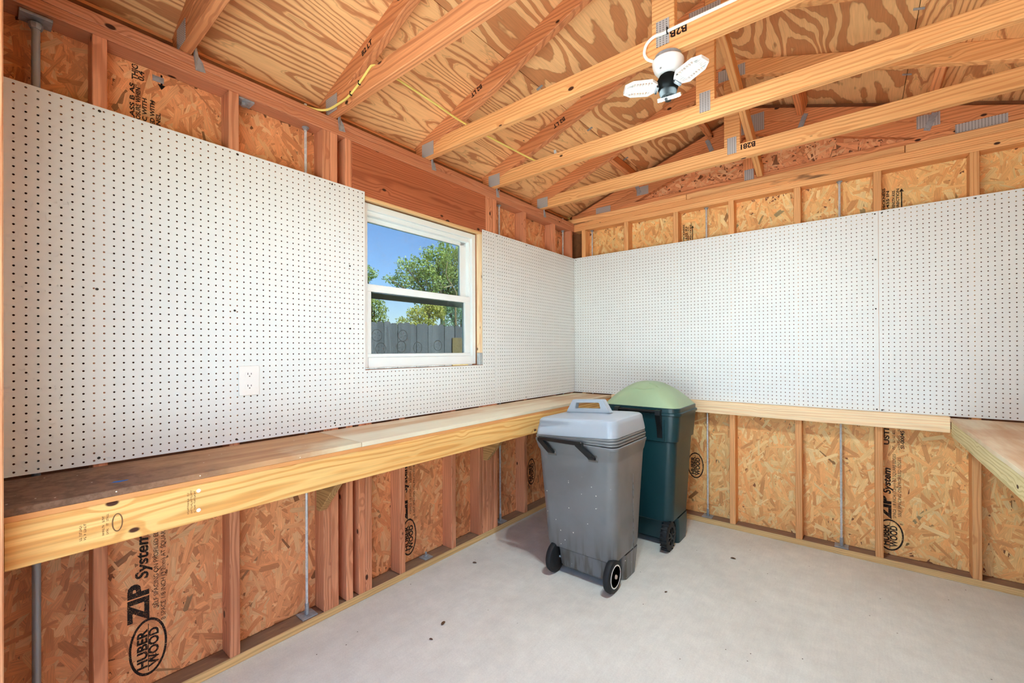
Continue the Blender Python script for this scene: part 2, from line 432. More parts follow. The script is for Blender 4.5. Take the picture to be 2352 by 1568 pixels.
def glass_mat(name, tint, haze):
    b = NB(name); p = b.coord()
    tr = b.n.new('ShaderNodeBsdfTransparent'); tr.inputs[0].default_value = tint  # tint holds back outdoor light so the view balances with the interior
    gl = b.n.new('ShaderNodeBsdfGlossy'); gl.inputs['Roughness'].default_value = .02; gl.inputs[0].default_value = (.9, .9, .9, 1)
    df = b.n.new('ShaderNodeBsdfDiffuse'); df.inputs[0].default_value = lin(206, 214, 220)
    fr = b.n.new('ShaderNodeFresnel'); fr.inputs[0].default_value = 1.35
    m1 = b.n.new('ShaderNodeMixShader'); b.put(m1.inputs[0], b.math('MULTIPLY', fr.outputs[0], .6)); b.nt.links.new(tr.outputs[0], m1.inputs[1]); b.nt.links.new(gl.outputs[0], m1.inputs[2])
    n = b.noise(p, 5.0, 5.0, .6); n2 = b.noise(p, 60.0, 2.0)
    x, y, z = b.xyz(p)
    h = b.math('MULTIPLY', b.mrange(n, .42, .62), b.mrange(y, -.05, .22))
    h = b.math('MULTIPLY', h, b.mrange(n2, .3, .6, .5, 1.0))
    m2 = b.n.new('ShaderNodeMixShader'); b.put(m2.inputs[0], b.math('MULTIPLY', h, haze)); b.nt.links.new(m1.outputs[0], m2.inputs[1]); b.nt.links.new(df.outputs[0], m2.inputs[2])
    b.nt.links.new(m2.outputs[0], b.out.inputs[0]); return b.m
M_GLASS = glass_mat('window_glass', (.46, .51, .55, 1), .5)
M_GLASS2 = glass_mat('screened_window_glass', (.46, .49, .51, 1), .2)

def leaf_mat(name, a, c2):
    b = NB(name); at = b.n.new('ShaderNodeAttribute'); at.attribute_name = 'tone'
    x = b.xyz(at.outputs['Vector'])[0]
    c = b.mix(x, lin(*a), lin(*c2))
    df = b.bsdf; b.put(df.inputs['Base Color'], c); df.inputs['Roughness'].default_value = .6
    tl = b.n.new('ShaderNodeBsdfTranslucent'); b.put(tl.inputs[0], c)
    mx = b.n.new('ShaderNodeMixShader'); mx.inputs[0].default_value = .45
    b.nt.links.new(df.outputs[0], mx.inputs[1]); b.nt.links.new(tl.outputs[0], mx.inputs[2]); b.nt.links.new(mx.outputs[0], b.out.inputs[0])
    return b.m
M_LEAF = leaf_mat('green_leaves', (116, 132, 58), (200, 198, 108))
M_LEAF2 = leaf_mat('yellow_green_leaves', (142, 152, 58), (226, 206, 104))
M_LEAF3 = leaf_mat('blue_green_leaves', (92, 130, 92), (156, 176, 118))
M_GRASS = plain('grass', (96, 116, 58), .9, var=.25, scale=20)

def emit_mat(name, strength):
    b = NB(name); e = b.n.new('ShaderNodeEmission'); e.inputs[0].default_value = (.84, 1.03, 1.11, 1); e.inputs[1].default_value = strength
    g = b.n.new('ShaderNodeNewGeometry'); mx = b.n.new('ShaderNodeMixShader')
    b.nt.links.new(g.outputs['Backfacing'], mx.inputs[0]); b.nt.links.new(e.outputs[0], mx.inputs[1])
    b.done(lin(240, 240, 238), .4); b.nt.links.new(b.bsdf.outputs[0], mx.inputs[2])
    b.nt.links.new(mx.outputs[0], b.out.inputs[0]); return b.m
M_LED = emit_mat('led_diffuser', LAMP_EMIT)

# ------------------------------------------------------------------ OSB strands (one joined part per wall)
PAL_L = [(224, 154, 108), (210, 138, 92), (234, 170, 124), (196, 122, 78), (243, 192, 148), (216, 144, 98), (170, 100, 60), (228, 160, 112), (238, 178, 130)]  # redder strands: the light's colour cast put into the palette
PAL_R = [(242, 180, 118), (230, 164, 102), (248, 196, 136), (216, 146, 86), (252, 214, 162), (236, 172, 110), (194, 122, 66), (244, 186, 124), (250, 204, 146)]  # more orange strands: this side's cast of light painted into the tones
def strands(parent, rects, plane, coord, sign, pal, dens=3600, seed=1, vert=True, gain=(1.22, 1.14, 1.05)):
    """rects: (a0,a1,z0,z1) on plane 'x' (a=y) or 'y' (a=x); chips stand 0.2..1.2 mm proud of the board"""
    r = np.random.RandomState(seed); V = []; Fc = []; UV = []; C = []
    pl = np.minimum(np.array([lin(*c)[:3] for c in pal]) * gain, .95)
    for (a0, a1, z0, z1) in rects:
        n = int((a1 - a0) * (z1 - z0) * dens)
        for i in range(n):
            ca, cz = r.uniform(a0, a1), r.uniform(z0, z1)
            L = r.uniform(.03, .15) * .5; wd = min(.5 * r.uniform(.006, .034), L * .5)
            th = r.normal(math.pi / 2 if vert else 0, .65) if r.rand() < .8 else r.uniform(0, math.pi)
            c, s = math.cos(th), math.sin(th)
            dep = .0002 + .001 * (i + r.rand()) / n
            j = r.uniform(-.25, .25, 6) * wd * 2
            loc = [(-L + j[0], -wd), (L + j[1], -wd * r.uniform(.6, 1)), (L + j[2] + wd * r.uniform(-1, 1), wd * r.uniform(0, .8)), (L * .8 + j[3], wd), (-L + j[4], wd * r.uniform(.6, 1)), (-L + j[5] - wd * r.uniform(0, 1), 0)]
            k = len(V); uo = r.uniform(0, 50)
            for (p, q) in loc:
                aa = min(max(ca + p * c - q * s, a0), a1); z_ = min(max(cz + p * s + q * c, z0), z1)
                V.append((coord + sign * dep, aa, z_) if plane == 'x' else (aa, coord + sign * dep, z_))
                UV.append((p + uo, q + uo))
            Fc.append(tuple(range(k, k + 6)))
            base = (pl[r.randint(len(pl))] * .55 + pl.mean(0) * .45) * r.uniform(.90, 1.08)
            if r.rand() < .007: base = base * .45
            C.append(base)
    me = bpy.data.meshes.new('strands'); me.from_pydata(V, [], Fc); me.update(); me.materials.append(M_STR)
    uvl = me.uv_layers.new(name='UVMap'); uvl.data.foreach_set('uv', np.array(UV, dtype=np.float32).ravel())
    at = me.attributes.new('tone', 'FLOAT_COLOR', 'FACE')
    at.data.foreach_set('color', np.hstack([np.array(C), np.ones((len(C), 1))]).astype(np.float32).ravel())
    o = link('strands', me, parent); o['kind'] = 'stuff'; return o

# ------------------------------------------------------------------ lettering
_dg = None
def text(parent, s, M, size, mat=None, name='printed_lettering', bold=0.0, shear=0.0, align='LEFT', wide=1.0):
    cu = bpy.data.curves.new('t', 'FONT'); cu.body = s; cu.size = size; cu.offset = bold; cu.shear = shear; cu.align_x = align; cu.resolution_u = 3
    tmp = bpy.data.objects.new('t', cu); COL.objects.link(tmp)
    me = bpy.data.meshes.new_from_object(tmp.evaluated_get(bpy.context.evaluated_depsgraph_get()))
    bpy.data.objects.remove(tmp); bpy.data.curves.remove(cu)
    me.materials.clear(); me.materials.append(mat or M_INK)
    if wide != 1.0:
        for v in me.vertices: v.co.x *= wide
    return link(name, me, parent, M)
def frame3(o, right, up):
    r_, u_ = Vector(right), Vector(up); n = r_.cross(u_)
    M = Matrix((r_, u_, n)).transposed().to_4x4(); M.translation = o; return M
def on_left(y, z, x=-.0925): return frame3((x, y, z), (0, 0, 1), (0, -1, 0))
def on_back(x, z, y=.0925): return frame3((x, y, z), (0, 0, 1), (-1, 0, 0))
def text_len(parent, s, M, cap, length, **k):
    """lettering scaled to a cap height and a total length"""
    o = text(parent, s, M, cap / .69, **k)
    xs = [v.co.x for v in o.data.vertices]
    if xs:
        f = length / max(max(xs) - min(xs), 1e-6)
        for v in o.data.vertices: v.co.x *= f
    return o
def ink(name, col, wear):
    b = NB(name); p = b.coord(); n = b.noise(p, 260.0, 3.0, .7); n2 = b.noise(p, 40.0, 2.0)
    tr = b.n.new('ShaderNodeBsdfTransparent'); mx = b.n.new('ShaderNodeMixShader'); b.done(lin(*col), .7)
    b.put(mx.inputs[0], b.math('MULTIPLY', b.mrange(b.math('ADD', n, b.math('MULTIPLY', n2, .4)), wear - .08, wear + .08), .92))
    b.nt.links.new(tr.outputs[0], mx.inputs[1]); b.nt.links.new(b.bsdf.outputs[0], mx.inputs[2]); b.nt.links.new(mx.outputs[0], b.out.inputs[0])
    return b.m
M_INK = ink('black_stamp_ink', (34, 20, 18), .56)
M_CRAYON = ink('crayon', (40, 14, 10), .46)
def micro(parent, M, rows, length, h, mat, seed=1):
    """rows of unreadable small stamped print"""
    r = random.Random(seed); V = []; Fc = []
    for j in range(rows):
        x = 0.0
        while x < length:
            wd = r.uniform(.4, 1.0) * h
            if r.random() < .82:
                for (a0, a1, b0, b1) in ((0, wd * .28, 0, h), (0, wd * .8, h * r.choice((0, .42, .8)), 0)):
                    b1 = b1 or b0 + h * .2; k = len(V); yo = -j * h * 1.7
                    V += [(x + a0, yo + b0, 0), (x + a1, yo + b0, 0), (x + a1, yo + b1, 0), (x + a0, yo + b1, 0)]; Fc.append((k, k + 1, k + 2, k + 3))
            x += wd * 1.15
    return mesh_obj('printed_lettering', V, Fc, mat, parent, M)
def logo(parent, M, rx, ry, clip=None):
    """oval stamp: ring plus two lines of letters"""
    n = 40; V = []; Fc = []
    for i in range(n):
        a = 2 * math.pi * i / n
        V += [(rx * math.cos(a), ry * math.sin(a), 0), (rx * .91 * math.cos(a), ry * .87 * math.sin(a), 0)]
    for i in range(n):
        j = (i + 1) % n; Fc.append((2 * i, 2 * j, 2 * j + 1, 2 * i + 1))
    # trunk line and tree-shaped pair of words
    V += [(-rx * .85, -.0012, 0), (rx * .8, -.0012, 0), (rx * .8, .0012, 0), (-rx * .85, .0012, 0)]
    k = len(V); Fc.append((k - 4, k - 3, k - 2, k - 1))
    o = mesh_obj('stamped_emblem', V, Fc, M_INK, parent, M)
    for s, yo, up in (('HUBER', .004, 1), ('WOOD', -ry * .52, 1)):
        text_len(parent, s, M @ Matrix.Translation((-rx * .72, yo, .0001)), ry * .50, rx * 1.35, bold=.0016)
    return o

# ================================================================== STRUCTURE
XW, YW, ZR0 = 2.859, -3.46, 3.080        # right wall studs, front wall studs, ridge
RX = 1.427
def zr(x): return 2.932 - .341 * (abs(x - RX) - .435)

# ---- floor and ground
box('floor', -.11, 2.97, -3.62, .11, -.10, 0.0, M_FLOOR, None, 'x', 0)['kind'] = 'structure'
g = box('lawn', -40, 40, -40, 40, -.25, -.12, M_GRASS, None, 'x', 0); tag(g, kind='structure')
g = box('bounce_slab', -2.5, 6.5, -16, -3.625, -.118, -.03, M_BOUNCE, None, 'x', 0); tag(g, kind='structure')  # unseen concrete slab, added to bounce sunlight in through the doorway

# ---- left wall
def cut_wall(name, plane, c0, c1, a0, a1, z0, z1, hole, mat):
    """board with a rectangular opening, thickness c0..c1"""
    rs = [(a0, a1, z0, z1)] if hole is None else [(a0, hole[0], z0, z1), (hole[1], a1, z0, z1), (hole[0], hole[1], z0, hole[2]), (hole[0], hole[1], hole[3], z1)]
    V = []; Fc = []
    for (p, q, r_, s_) in rs:
        k = len(V)
        for c in (c0, c1):
            for (a, z) in ((p, r_), (q, r_), (q, s_), (p, s_)):
                V.append((c, a, z) if plane == 'x' else (a, c, z))
        Fc += [(k, k + 1, k + 2, k + 3), (k + 7, k + 6, k + 5, k + 4), (k, k + 4, k + 5, k + 1), (k + 1, k + 5, k + 6, k + 2), (k + 2, k + 6, k + 7, k + 3), (k + 3, k + 7, k + 4, k)]
    o = mesh_obj(name, V, Fc, mat); o['kind'] = 'structure'; return o
WY0, WY1, WZ0, WZ1 = -2.149, -1.235, 1.205, 2.125
WL = cut_wall('wall_left', 'x', -.106, -.094, -3.56, .106, -.05, 2.53, (WY0, WY1, WZ0, WZ1), M_OSB)
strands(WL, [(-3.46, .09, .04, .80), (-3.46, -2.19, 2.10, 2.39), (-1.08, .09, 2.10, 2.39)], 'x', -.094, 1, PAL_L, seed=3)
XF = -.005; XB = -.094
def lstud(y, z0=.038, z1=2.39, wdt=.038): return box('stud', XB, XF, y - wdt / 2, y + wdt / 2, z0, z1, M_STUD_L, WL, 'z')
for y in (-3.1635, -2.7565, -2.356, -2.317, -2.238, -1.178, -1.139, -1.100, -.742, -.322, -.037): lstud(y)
for y in (-2.1675, -1.2165): lstud(y, .038, 2.125)
for y in (-2.128, -1.911, -1.512, -1.2555): lstud(y, .038, 1.167)
box('bottom_plate', XB, XF, -3.476, .094, 0, .038, M_SILLTOP, WL, 'y')
box('top_plate', XB, XF, -3.476, .094, 2.390, 2.4275, M_STUD_L, WL, 'y')
box('top_plate', XB, XF, -3.476, .094, 2.4285, 2.466, M_STUD_L, WL, 'y')
box('window_header', XB, XF, -2.218, -1.1975, 2.127, 2.389, M_HEAD, WL, 'y')
box('rough_sill', XB, XF, -2.148, -1.236, 1.167, 1.205, M_STUD_L, WL, 'y')

# ---- back wall
WB = cut_wall('wall_back', 'y', .094, .106, -.106, 2.96, -.05, 2.53, None, M_OSB)
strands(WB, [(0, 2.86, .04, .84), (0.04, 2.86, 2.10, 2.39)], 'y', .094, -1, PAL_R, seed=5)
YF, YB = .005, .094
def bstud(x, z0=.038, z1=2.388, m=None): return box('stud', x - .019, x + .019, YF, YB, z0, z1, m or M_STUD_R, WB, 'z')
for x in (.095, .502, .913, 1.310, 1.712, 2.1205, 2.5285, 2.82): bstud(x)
box('bottom_plate', -.004, 2.859, YF, YB, 0, .038, M_TREAT, WB, 'x')
box('top_plate', -.004, 2.859, YF, YB, 2.388, 2.426, M_STUD_R, WB, 'x')
box('top_plate', -.004, 2.859, YF, YB, 2.4265, 2.4655, M_PLATE_R, WB, 'x')
box('top_plate', -.10, .995, YF, YB, 2.4665, 2.508, M_STUD_R, WB, 'x')
box('top_plate', .998, 2.245, YF, YB, 2.4665, 2.510, M_STUD_R, WB, 'x')
box('top_plate', 2.248, 2.95, YF, YB, 2.4665, 2.510, M_STUD_R, WB, 'x')
gx = [(-.10, 2.53), (2.95, 2.53), (2.95, zr(2.95)), (RX, ZR0), (-.10, zr(-.10))]
gs = mesh_obj('gable_sheathing', [(x, .094, z) for x, z in gx] + [(x, .106, z) for x, z in gx],
              [(0, 1, 2, 3, 4), (9, 8, 7, 6, 5), (0, 5, 6, 1), (1, 6, 7, 2), (2, 7, 8, 3), (3, 8, 9, 4), (4, 9, 5, 0)], M_OSB, WB)
def gable_strands():
    rects = []
    x = .05
    while x < 2.80:
        x2 = x + .11; top = min(zr(x), zr(x2)) - .10
        if top > 2.56: rects.append((x, x2, 2.52, top))
        x = x2
    strands(WB, rects, 'y', .094, -1, PAL_L, dens=2200, seed=9, vert=False)
gable_strands()
ledger = box('ledger_board', .377, 2.424, -.033, .0045, .835, .924, M_LEDGER, WB, 'x')

# ---- right wall (mostly outside the picture)
WR = cut_wall('wall_right', 'x', 2.948, 2.96, -3.56, .106, -.05, 2.53, None, M_OSB)
strands(WR, [(-3.46, .09, .04, 2.39)], 'x', 2.948, -1, PAL_R, dens=1100, seed=11)
for k in range(9): box('stud', XW, XW + .089, -.37 - .4064 * k - .019, -.37 - .4064 * k + .019, .038, 2.39, M_STUD_R, WR, 'z')
box('bottom_plate', XW, XW + .089, -3.476, .004, 0, .038, M_TREAT, WR, 'y')
box('top_plate', XW, XW + .089, -3.46, .004, 2.390, 2.4275, M_STUD_R, WR, 'y')
box('top_plate', XW, XW + .089, -3.50, .004, 2.4285, 2.466, M_STUD_R, WR, 'y')

# ---- front wall with the open double doorway the photographer stands in
WF = link('wall_front', None); WF['kind'] = 'structure'
FY1, FY0 = -3.3885, -3.4775
box('door_jamb', .424, .462, FY0, FY1, .0, 2.150, wood('jamb_fir', (232, 172, 128), (196, 118, 76), ring=.016, contrast=.6), WF, 'z')
box('door_jamb', 2.700, 2.738, FY0, FY1, .0, 2.150, M_STUD_R, WF, 'z')
for x in (.019, .404, 2.758, 2.839): box('stud', x - .019, x + .019, FY0, FY1, .038, 2.389, M_STUD_R, WF, 'z')
for x0, x1 in ((0.0, .423), (2.739, 2.858)): box('bottom_plate', x0, x1, FY0, FY1, 0, .038, M_TREAT, WF, 'x')
box('door_header', .424, 2.738, FY0, FY1, 2.1505, 2.389, M_STUD_R, WF, 'x')
box('top_plate', -.004, 2.858, FY0, FY1, 2.390, 2.466, M_STUD_R, WF, 'x')
box('sheathing', -.106, .462, FY0 - .0135, FY0 - .0015, -.05, 2.53, M_OSB, WF, 'z')
box('sheathing', 2.70, 2.96, FY0 - .0135, FY0 - .0015, -.05, 2.53, M_OSB, WF, 'z')
yy_ = FY0 - .0015
fg = [(.4625, 2.151), (2.6995, 2.151), (2.6995, 2.5305), (2.95, 2.5305), (2.95, zr(2.95)), (RX, ZR0), (-.10, zr(-.10)), (-.10, 2.5305), (.4625, 2.5305)]
nf = len(fg)
mesh_obj('gable_sheathing', [(x, yy_ - .012, z) for x, z in fg] + [(x, yy_, z) for x, z in fg],
         [(0, 1, 2, 8), (2, 3, 4, 5, 6, 7, 8)[:7], (nf + 8, nf + 2, nf + 1, nf), (nf + 8, nf + 7, nf + 6, nf + 5, nf + 4, nf + 3, nf + 2), (0, nf, nf + 1, 1)], M_OSB, WF)

# ---- ceiling: roof sheets, lookouts and blocks
CE = link('ceiling', None); CE['kind'] = 'structure'
ang = math.atan(.341)
def sheet(xa, xb, ya, yb, m):
    """roof plywood sheet; local X along world y (face grain), local Y up the slope"""
    za, zb = zr(xa) + .0005, zr(xb) + .0005
    L = math.hypot(xb - xa, zb - za); t = .012
    me = box_mesh(yb - ya, L, t, m, 0)
    X = Vector((0, 1, 0)); sgn = 1 if xa < RX - .01 else 1
    Y = Vector((xb - xa, 0, zb - za)).normalized(); Z = X.cross(Y)
    if Z.z < 0: X = -X; Z = -Z
    M = Matrix((X, Y, Z)).transposed().to_4x4()
    M.translation = Vector(((xa + xb) / 2, (ya + yb) / 2, (za + zb) / 2)) + Z * (t / 2)
    return link('plywood_sheet', me, CE, M)
for xa, xb, joints in ((-.50, .6135, (-3.95, -2.322, .55)), (.6165, RX, (-3.95, -3.53, -1.111, .55)),
                       (2.2375, RX + .0005, (-3.95, -3.53, -1.111, .55)), (3.354, 2.2405, (-3.95, -2.322, .55))):
    for y0, y1 in zip(joints[:-1], joints[1:]): sheet(xa, xb, y0 + .001, y1 - .001, M_ROOF2 if abs(xa - RX) > 1.5 else M_ROOF)
for x in (.575, 1.139, 1.756, 2.373):          # lookouts between the last two trusses
    s_ = 1 if x < RX else -1
    n = Vector((-.341 * s_, 0, 1)).normalized()
    c0 = Vector((x, -.49, zr(x))) - n * .0455; c1 = Vector((x, .048, zr(x))) - n * .0455
    beam('lookout_block', c0, c1, .089, .038, M_TRUSS, CE, up=n)
def clip(x, y):                                  # small H clips on the sheathing seam
    s_ = 1 if x < RX else -1
    n = Vector((-.341 * s_, 0, 1)).normalized(); p = Vector((x, y, zr(x))) - n * .0012
    t = Vector((1, 0, .341 * s_)).normalized()
    M = Matrix((t, n.cross(t), n)).transposed().to_4x4(); M.translation = p
    link('panel_clip', box_mesh(.040, .016, .002, M_GALV, .0005), CE, M)
for y in (-2.03, -1.42, -.83, -.25): clip(.615, y); clip(2.239, y)
for xa, xb in ((-.52, RX), (3.374, RX + .0005)):      # underlayment and shingles close the roof above the sheets
    za, zb = zr(xa) + .0145, zr(xb) + .0145
    mesh_obj('roof_covering', [(xa, -4.0, za), (xb, -4.0, zb), (xb, .6, zb), (xa, .6, za), (xa, -4.0, za + .02), (xb, -4.0, zb + .02), (xb, .6, zb + .02), (xa, .6, za + .02)],
             [(0, 1, 2, 3), (7, 6, 5, 4), (0, 4, 5, 1), (1, 5, 6, 2), (2, 6, 7, 3), (3, 7, 4, 0)], M_DARK, CE)
beam('rafter_tail_block', (-.12, -3.5, 2.507), (-.12, .1, 2.507), .082, .036, M_TRUSS, CE)
beam('rafter_tail_block', (2.974, -3.5, 2.507), (2.974, .1, 2.507), .082, .036, M_TRUSS, CE)

# ---- window
W1 = link('window_1', None, None, Matrix.Translation((-.05, (WY0 + WY1) / 2, WZ0))); W1['kind'] = 'structure'
fy0, fy1, fz0, fz1 = -2.131, -1.272, 1.214, 2.104
def rail(name, x0, x1, y0, y1, z0, z1, parent=W1, m=None): return box(name, x0, x1, y0, y1, z0, z1, m or M_WHITE, parent, None, .002)
rail('frame_jamb', -.115, -.035, fy0, fy0 + .020, fz0, fz1); rail('frame_jamb', -.115, -.035, fy1 - .034, fy1, fz0, fz1)
rail('frame_jamb', -.115, -.050, fy1 - .050, fy1 - .0345, fz0 + .05, fz1 - .03)
rail('frame_head', -.115, -.035, fy0 + .0205, fy1 - .0345, fz1 - .034, fz1); rail('frame_head', -.115, -.050, fy0 + .0205, fy1 - .0505, fz1 - .060, fz1 - .0345)
rail('frame_sill', -.115, -.028, fy0 + .0205, fy1 - .0345, fz0, fz0 + .056)
us = rail('upper_sash', -.10, -.075, fy0 + .021, fy1 - .051, 1.636, 1.665)
rail('sash_stile', -.10, -.075, fy1 - .105, fy1 - .0505, 1.6655, 2.0435, us); rail('sash_rail', -.10, -.075, fy0 + .021, fy1 - .051, 2.0175, 2.0438, us)
rail('sash_stile', -.10, -.075, fy0 + .0205, fy0 + .030, 1.6655, 2.017, us)
pu = rail('window_pane', -.089, -.085, fy0 + .030, fy1 - .105, 1.665, 2.018, us, M_GLASS)
ls = rail('lower_sash', -.070, -.040, fy0 + .021, fy1 - .055, 1.629, 1.669)
rail('sash_rail', -.070, -.040, fy0 + .021, fy1 - .0505, 1.2705, 1.290, ls)
rail('sash_stile', -.070, -.040, fy0 + .021, fy0 + .045, 1.2905, 1.6285, ls); rail('sash_stile', -.070, -.040, fy1 - .098, fy1 - .051, 1.2905, 1.6285, ls)
plw = rail('window_pane', -.058, -.054, fy0 + .045, fy1 - .098, 1.290, 1.629, ls, M_GLASS2)
rail('screen_bar', -.112, -.102, fy0 + .022, fy1 - .052, 1.600, 1.634, W1, plain('olive_screen_bar', (236, 226, 196), .6))
def ringmark(parent, x, y, z, r):
    V = []; Fc = []; n = 28
    for i in range(n):
        a = 2 * math.pi * i / n
        V += [(0, r * math.cos(a), r * math.sin(a)), (0, (r - .0035) * math.cos(a), (r - .0035) * math.sin(a))]
    for i in range(n):
        j = (i + 1) % n; Fc.append((2 * i, 2 * j, 2 * j + 1, 2 * i + 1))
    for k in range(5):
        a = k * 1.25; c, s = math.cos(a), math.sin(a); q = len(V)
        V += [(0, .012 * c - .0015 * s, .012 * s + .0015 * c), (0, .02 * c - .0015 * s, .02 * s + .0015 * c), (0, .02 * c + .0015 * s, .02 * s - .0015 * c), (0, .012 * c + .0015 * s, .012 * s - .0015 * c)]
        Fc.append((q, q + 1, q + 2, q + 3))
    return mesh_obj('sticker_ring', V, Fc, plain('ring_residue', (74, 76, 76), .7), parent, Matrix.Translation((x, y, z)))
for (y, z) in ((-2.043, 1.392), (-2.018, 1.318), (-1.868, 1.394), (-1.88, 1.330), (-1.76, 1.325), (-1.60, 1.338)): ringmark(plw, -.0535, y, z, .034)
for (y, z) in ((-1.632, 1.722), (-1.70, 1.716)): ringmark(pu, -.0845, y, z, .034)
trim_pale = wood('pale_trim', (236, 198, 146), (208, 158, 100), ring=.012, contrast=.4, knots=.9)
t_ = box('trim_1', -.030, -.006, -2.148, -1.199, 2.1085, 2.1265, trim_pale, None, 'y'); t_['kind'] = 'structure'
t_ = box('trim_2', -.030, -.0035, -1.268, -1.2375, 1.290, 2.108, M_LEDGER, None, 'z'); t_['kind'] = 'structure'
t_ = box('trim_3', -.030, -.004, -1.268, -1.2375, 1.207, 1.2895, galv('flashing_tape', (190, 200, 204), .5), None, 'z'); t_['kind'] = 'structure'

# ================================================================== ROOF TRUSSES
TY = {'A': -2.94, 'B': -2.34, 'C': -1.735, 'D': -1.13, 'E': -.53}
TLAB = {'A': 'pine roof truss nearest the doorway', 'B': 'pine roof truss with the yellow cable stapled on its heel',
        'C': 'pine roof truss carrying the three-panel lamp', 'D': 'pine roof truss just beyond the lamp truss',
        'E': 'pine roof truss next to the gable wall, with lookout blocks behind it'}
def nail_plate(parent, x0, x1, z0, z1, y): return box('nail_plate', x0, x1, y - .0022, y - .0002, z0, z1, M_NAILP, parent, 'x', 0)
def heel_strap(parent, y):
    """twisted galvanised tie from the wall plate up the far side of the chord"""
    a = [(-.0035, y + .046, 2.412), (-.0035, y + .082, 2.416), (-.0035, y + .072, 2.452), (-.0035, y + .048, 2.468), (-.0035, y + .040, 2.50), (-.0035, y + .050, 2.50)]
    V = [(-.0046, y + .050, 2.412), (-.0046, y + .084, 2.417), (-.0046, y + .074, 2.452), (-.0046, y + .060, 2.470), (.004, y + .0405, 2.530), (.016, y + .0405, 2.525), (-.0046, y + .044, 2.466)]
    W_ = [(p[0] + .0014, p[1] + (.0012 if i in (4, 5) else 0), p[2]) for i, p in enumerate(V)]
    n = len(V); Fc = [tuple(range(n)), tuple(range(2 * n - 1, n - 1, -1))] + [((i + 1) % n, i, i + n, (i + 1) % n + n) for i in range(n)]
    mesh_obj('heel_strap', V + W_, Fc, M_GALV, parent)
def truss(key):
    y = TY[key]; y2 = y + .038; m = M_TRUSS if key in 'AB' else M_TRUSS_L if key in 'DE' else M_TRUSS
    t = thing('roof_truss', TLAB[key], 'roof truss', (RX, y + .019, 2.466), 'pine roof trusses spanning the shed')
    prism('bottom_chord', [(-.098, 2.4665), (2.952, 2.4665), (2.691, 2.555), (.163, 2.555)], y, y2, M_TRUSS_L if key != 'B' and key != 'A' else M_TRUSS, t)
    prism('top_chord', [(-.45, zr(-.45)), (-.45, zr(-.45) - .094), (RX - .0005, ZR0 - .0945), (RX - .0005, ZR0 - .0005)], y, y2, M_TRUSS, t)
    prism('top_chord', [(3.304, zr(3.304)), (3.304, zr(3.304) - .094), (RX + .0005, ZR0 - .0945), (RX + .0005, ZR0 - .0005)], y, y2, M_TRUSS if key in 'ABC' else M_TRUSS_L, t)
    prism('king_post', [(1.3825, 2.5555), (1.4715, 2.5555), (1.4715, ZR0 - .0955 - .341 * .0445), (RX, ZR0 - .0955), (1.3825, ZR0 - .0955 - .341 * .0445)], y, y2, M_TRUSS_L, t)
    nail_plate(t, -.035, .068, 2.472, 2.552, y); nail_plate(t, 2.786, 2.889, 2.472, 2.552, y)
    nail_plate(t, 1.401, 1.452, 2.505, 2.605, y); nail_plate(t, RX - .075, RX + .075, 2.965, 3.035, y)
    heel_strap(t, y)
    return t
TR = {k: truss(k) for k in TY}
# gable truss standing on the back wall plates
tg = thing('gable_truss', 'gable end truss standing on the back wall plates with boarding behind it', 'roof truss', (RX, .07, 2.511), 'pine roof trusses spanning the shed')
g0, g1 = .050, .0925
box('bottom_chord', -.05, 2.90, g0, g1, 2.511, 2.553, M_TRUSS, tg, 'x')
def gchord(s, d0, d1):
    """sloping chord cut off level on the bottom chord"""
    xa, xb = (RX + s * (.435 + (2.932 - (2.5545 + d)) / .341) for d in (d0, d1))
    xr_ = RX + s * .0005
    prism('top_chord', [(xa, 2.5545), (xr_, zr(xr_) - d0), (xr_, zr(xr_) - d1), (xb, 2.5545)], g0, g1, M_TRUSS, tg)
for s_ in (-1, 1): gchord(s_, .040, .134); gchord(s_, .135, .228)
box('king_post', 1.382, 1.454, g0, g1, 2.554, 2.825, M_TRUSS, tg, 'z')
nail_plate(tg, 1.39, 1.45, 2.52, 2.60, g0); nail_plate(tg, RX - .09, RX + .09, 2.86, 2.985, g0)
nail_plate(tg, .20, .34, 2.515, 2.575, g0); nail_plate(tg, .58, .68, 2.60, 2.67, g0); nail_plate(tg, 2.30, 2.40, 2.60, 2.675, g0); nail_plate(tg, 2.46, 2.66, 2.516, 2.575, g0)
for x in (.56, 1.125, 1.772, 2.39):
    s_ = 1 if x < RX else -1
    M = Matrix.Translation((x + .03 * s_, g0 - .003, zr(x) - .125)) @ Matrix.Rotation(-s_ * .35, 4, 'Y')
    link('rafter_clip', box_mesh(.030, .003, .10, M_GALV, .0006), tg, M)
tb = beam('diagonal_brace', (1.4925, .035, 2.562), (1.4925, -1.16, 2.95), .089, .038, M_TRUSS_L, None, up=(0, 0, 1))
tag(tb, 'slanting pine brace running from the gable wall up to the ridge', 'brace')
# crayon marks on the truss faces
def mark(t, s, x, z, y, size, rot=0.0, flip=False):
    M = Matrix.Translation((x, y - .0006, z)) @ Matrix.Rotation(math.pi / 2, 4, 'X') @ Matrix.Rotation(rot + (math.pi if flip else 0), 4, 'Z')
    text(t, s, M, size, M_CRAYON, name='crayon_mark', bold=.0014)
mark(TR['C'], 'B2B', 1.520, 2.548, TY['C'], .040, 0, True)
mark(TR['E'], 'B281', 1.555, 2.545, TY['E'], .042, 0, True)
mark(TR['B'], 'B2 LT', .285, 2.632, TY['B'], .034, ang)
mark(TR['C'], 'B2 LT', .455, 2.735, TY['C'], .034, ang + math.pi); mark(TR['D'], 'B2 LT', .60, 2.765, TY['D'], .036, ang + math.pi)

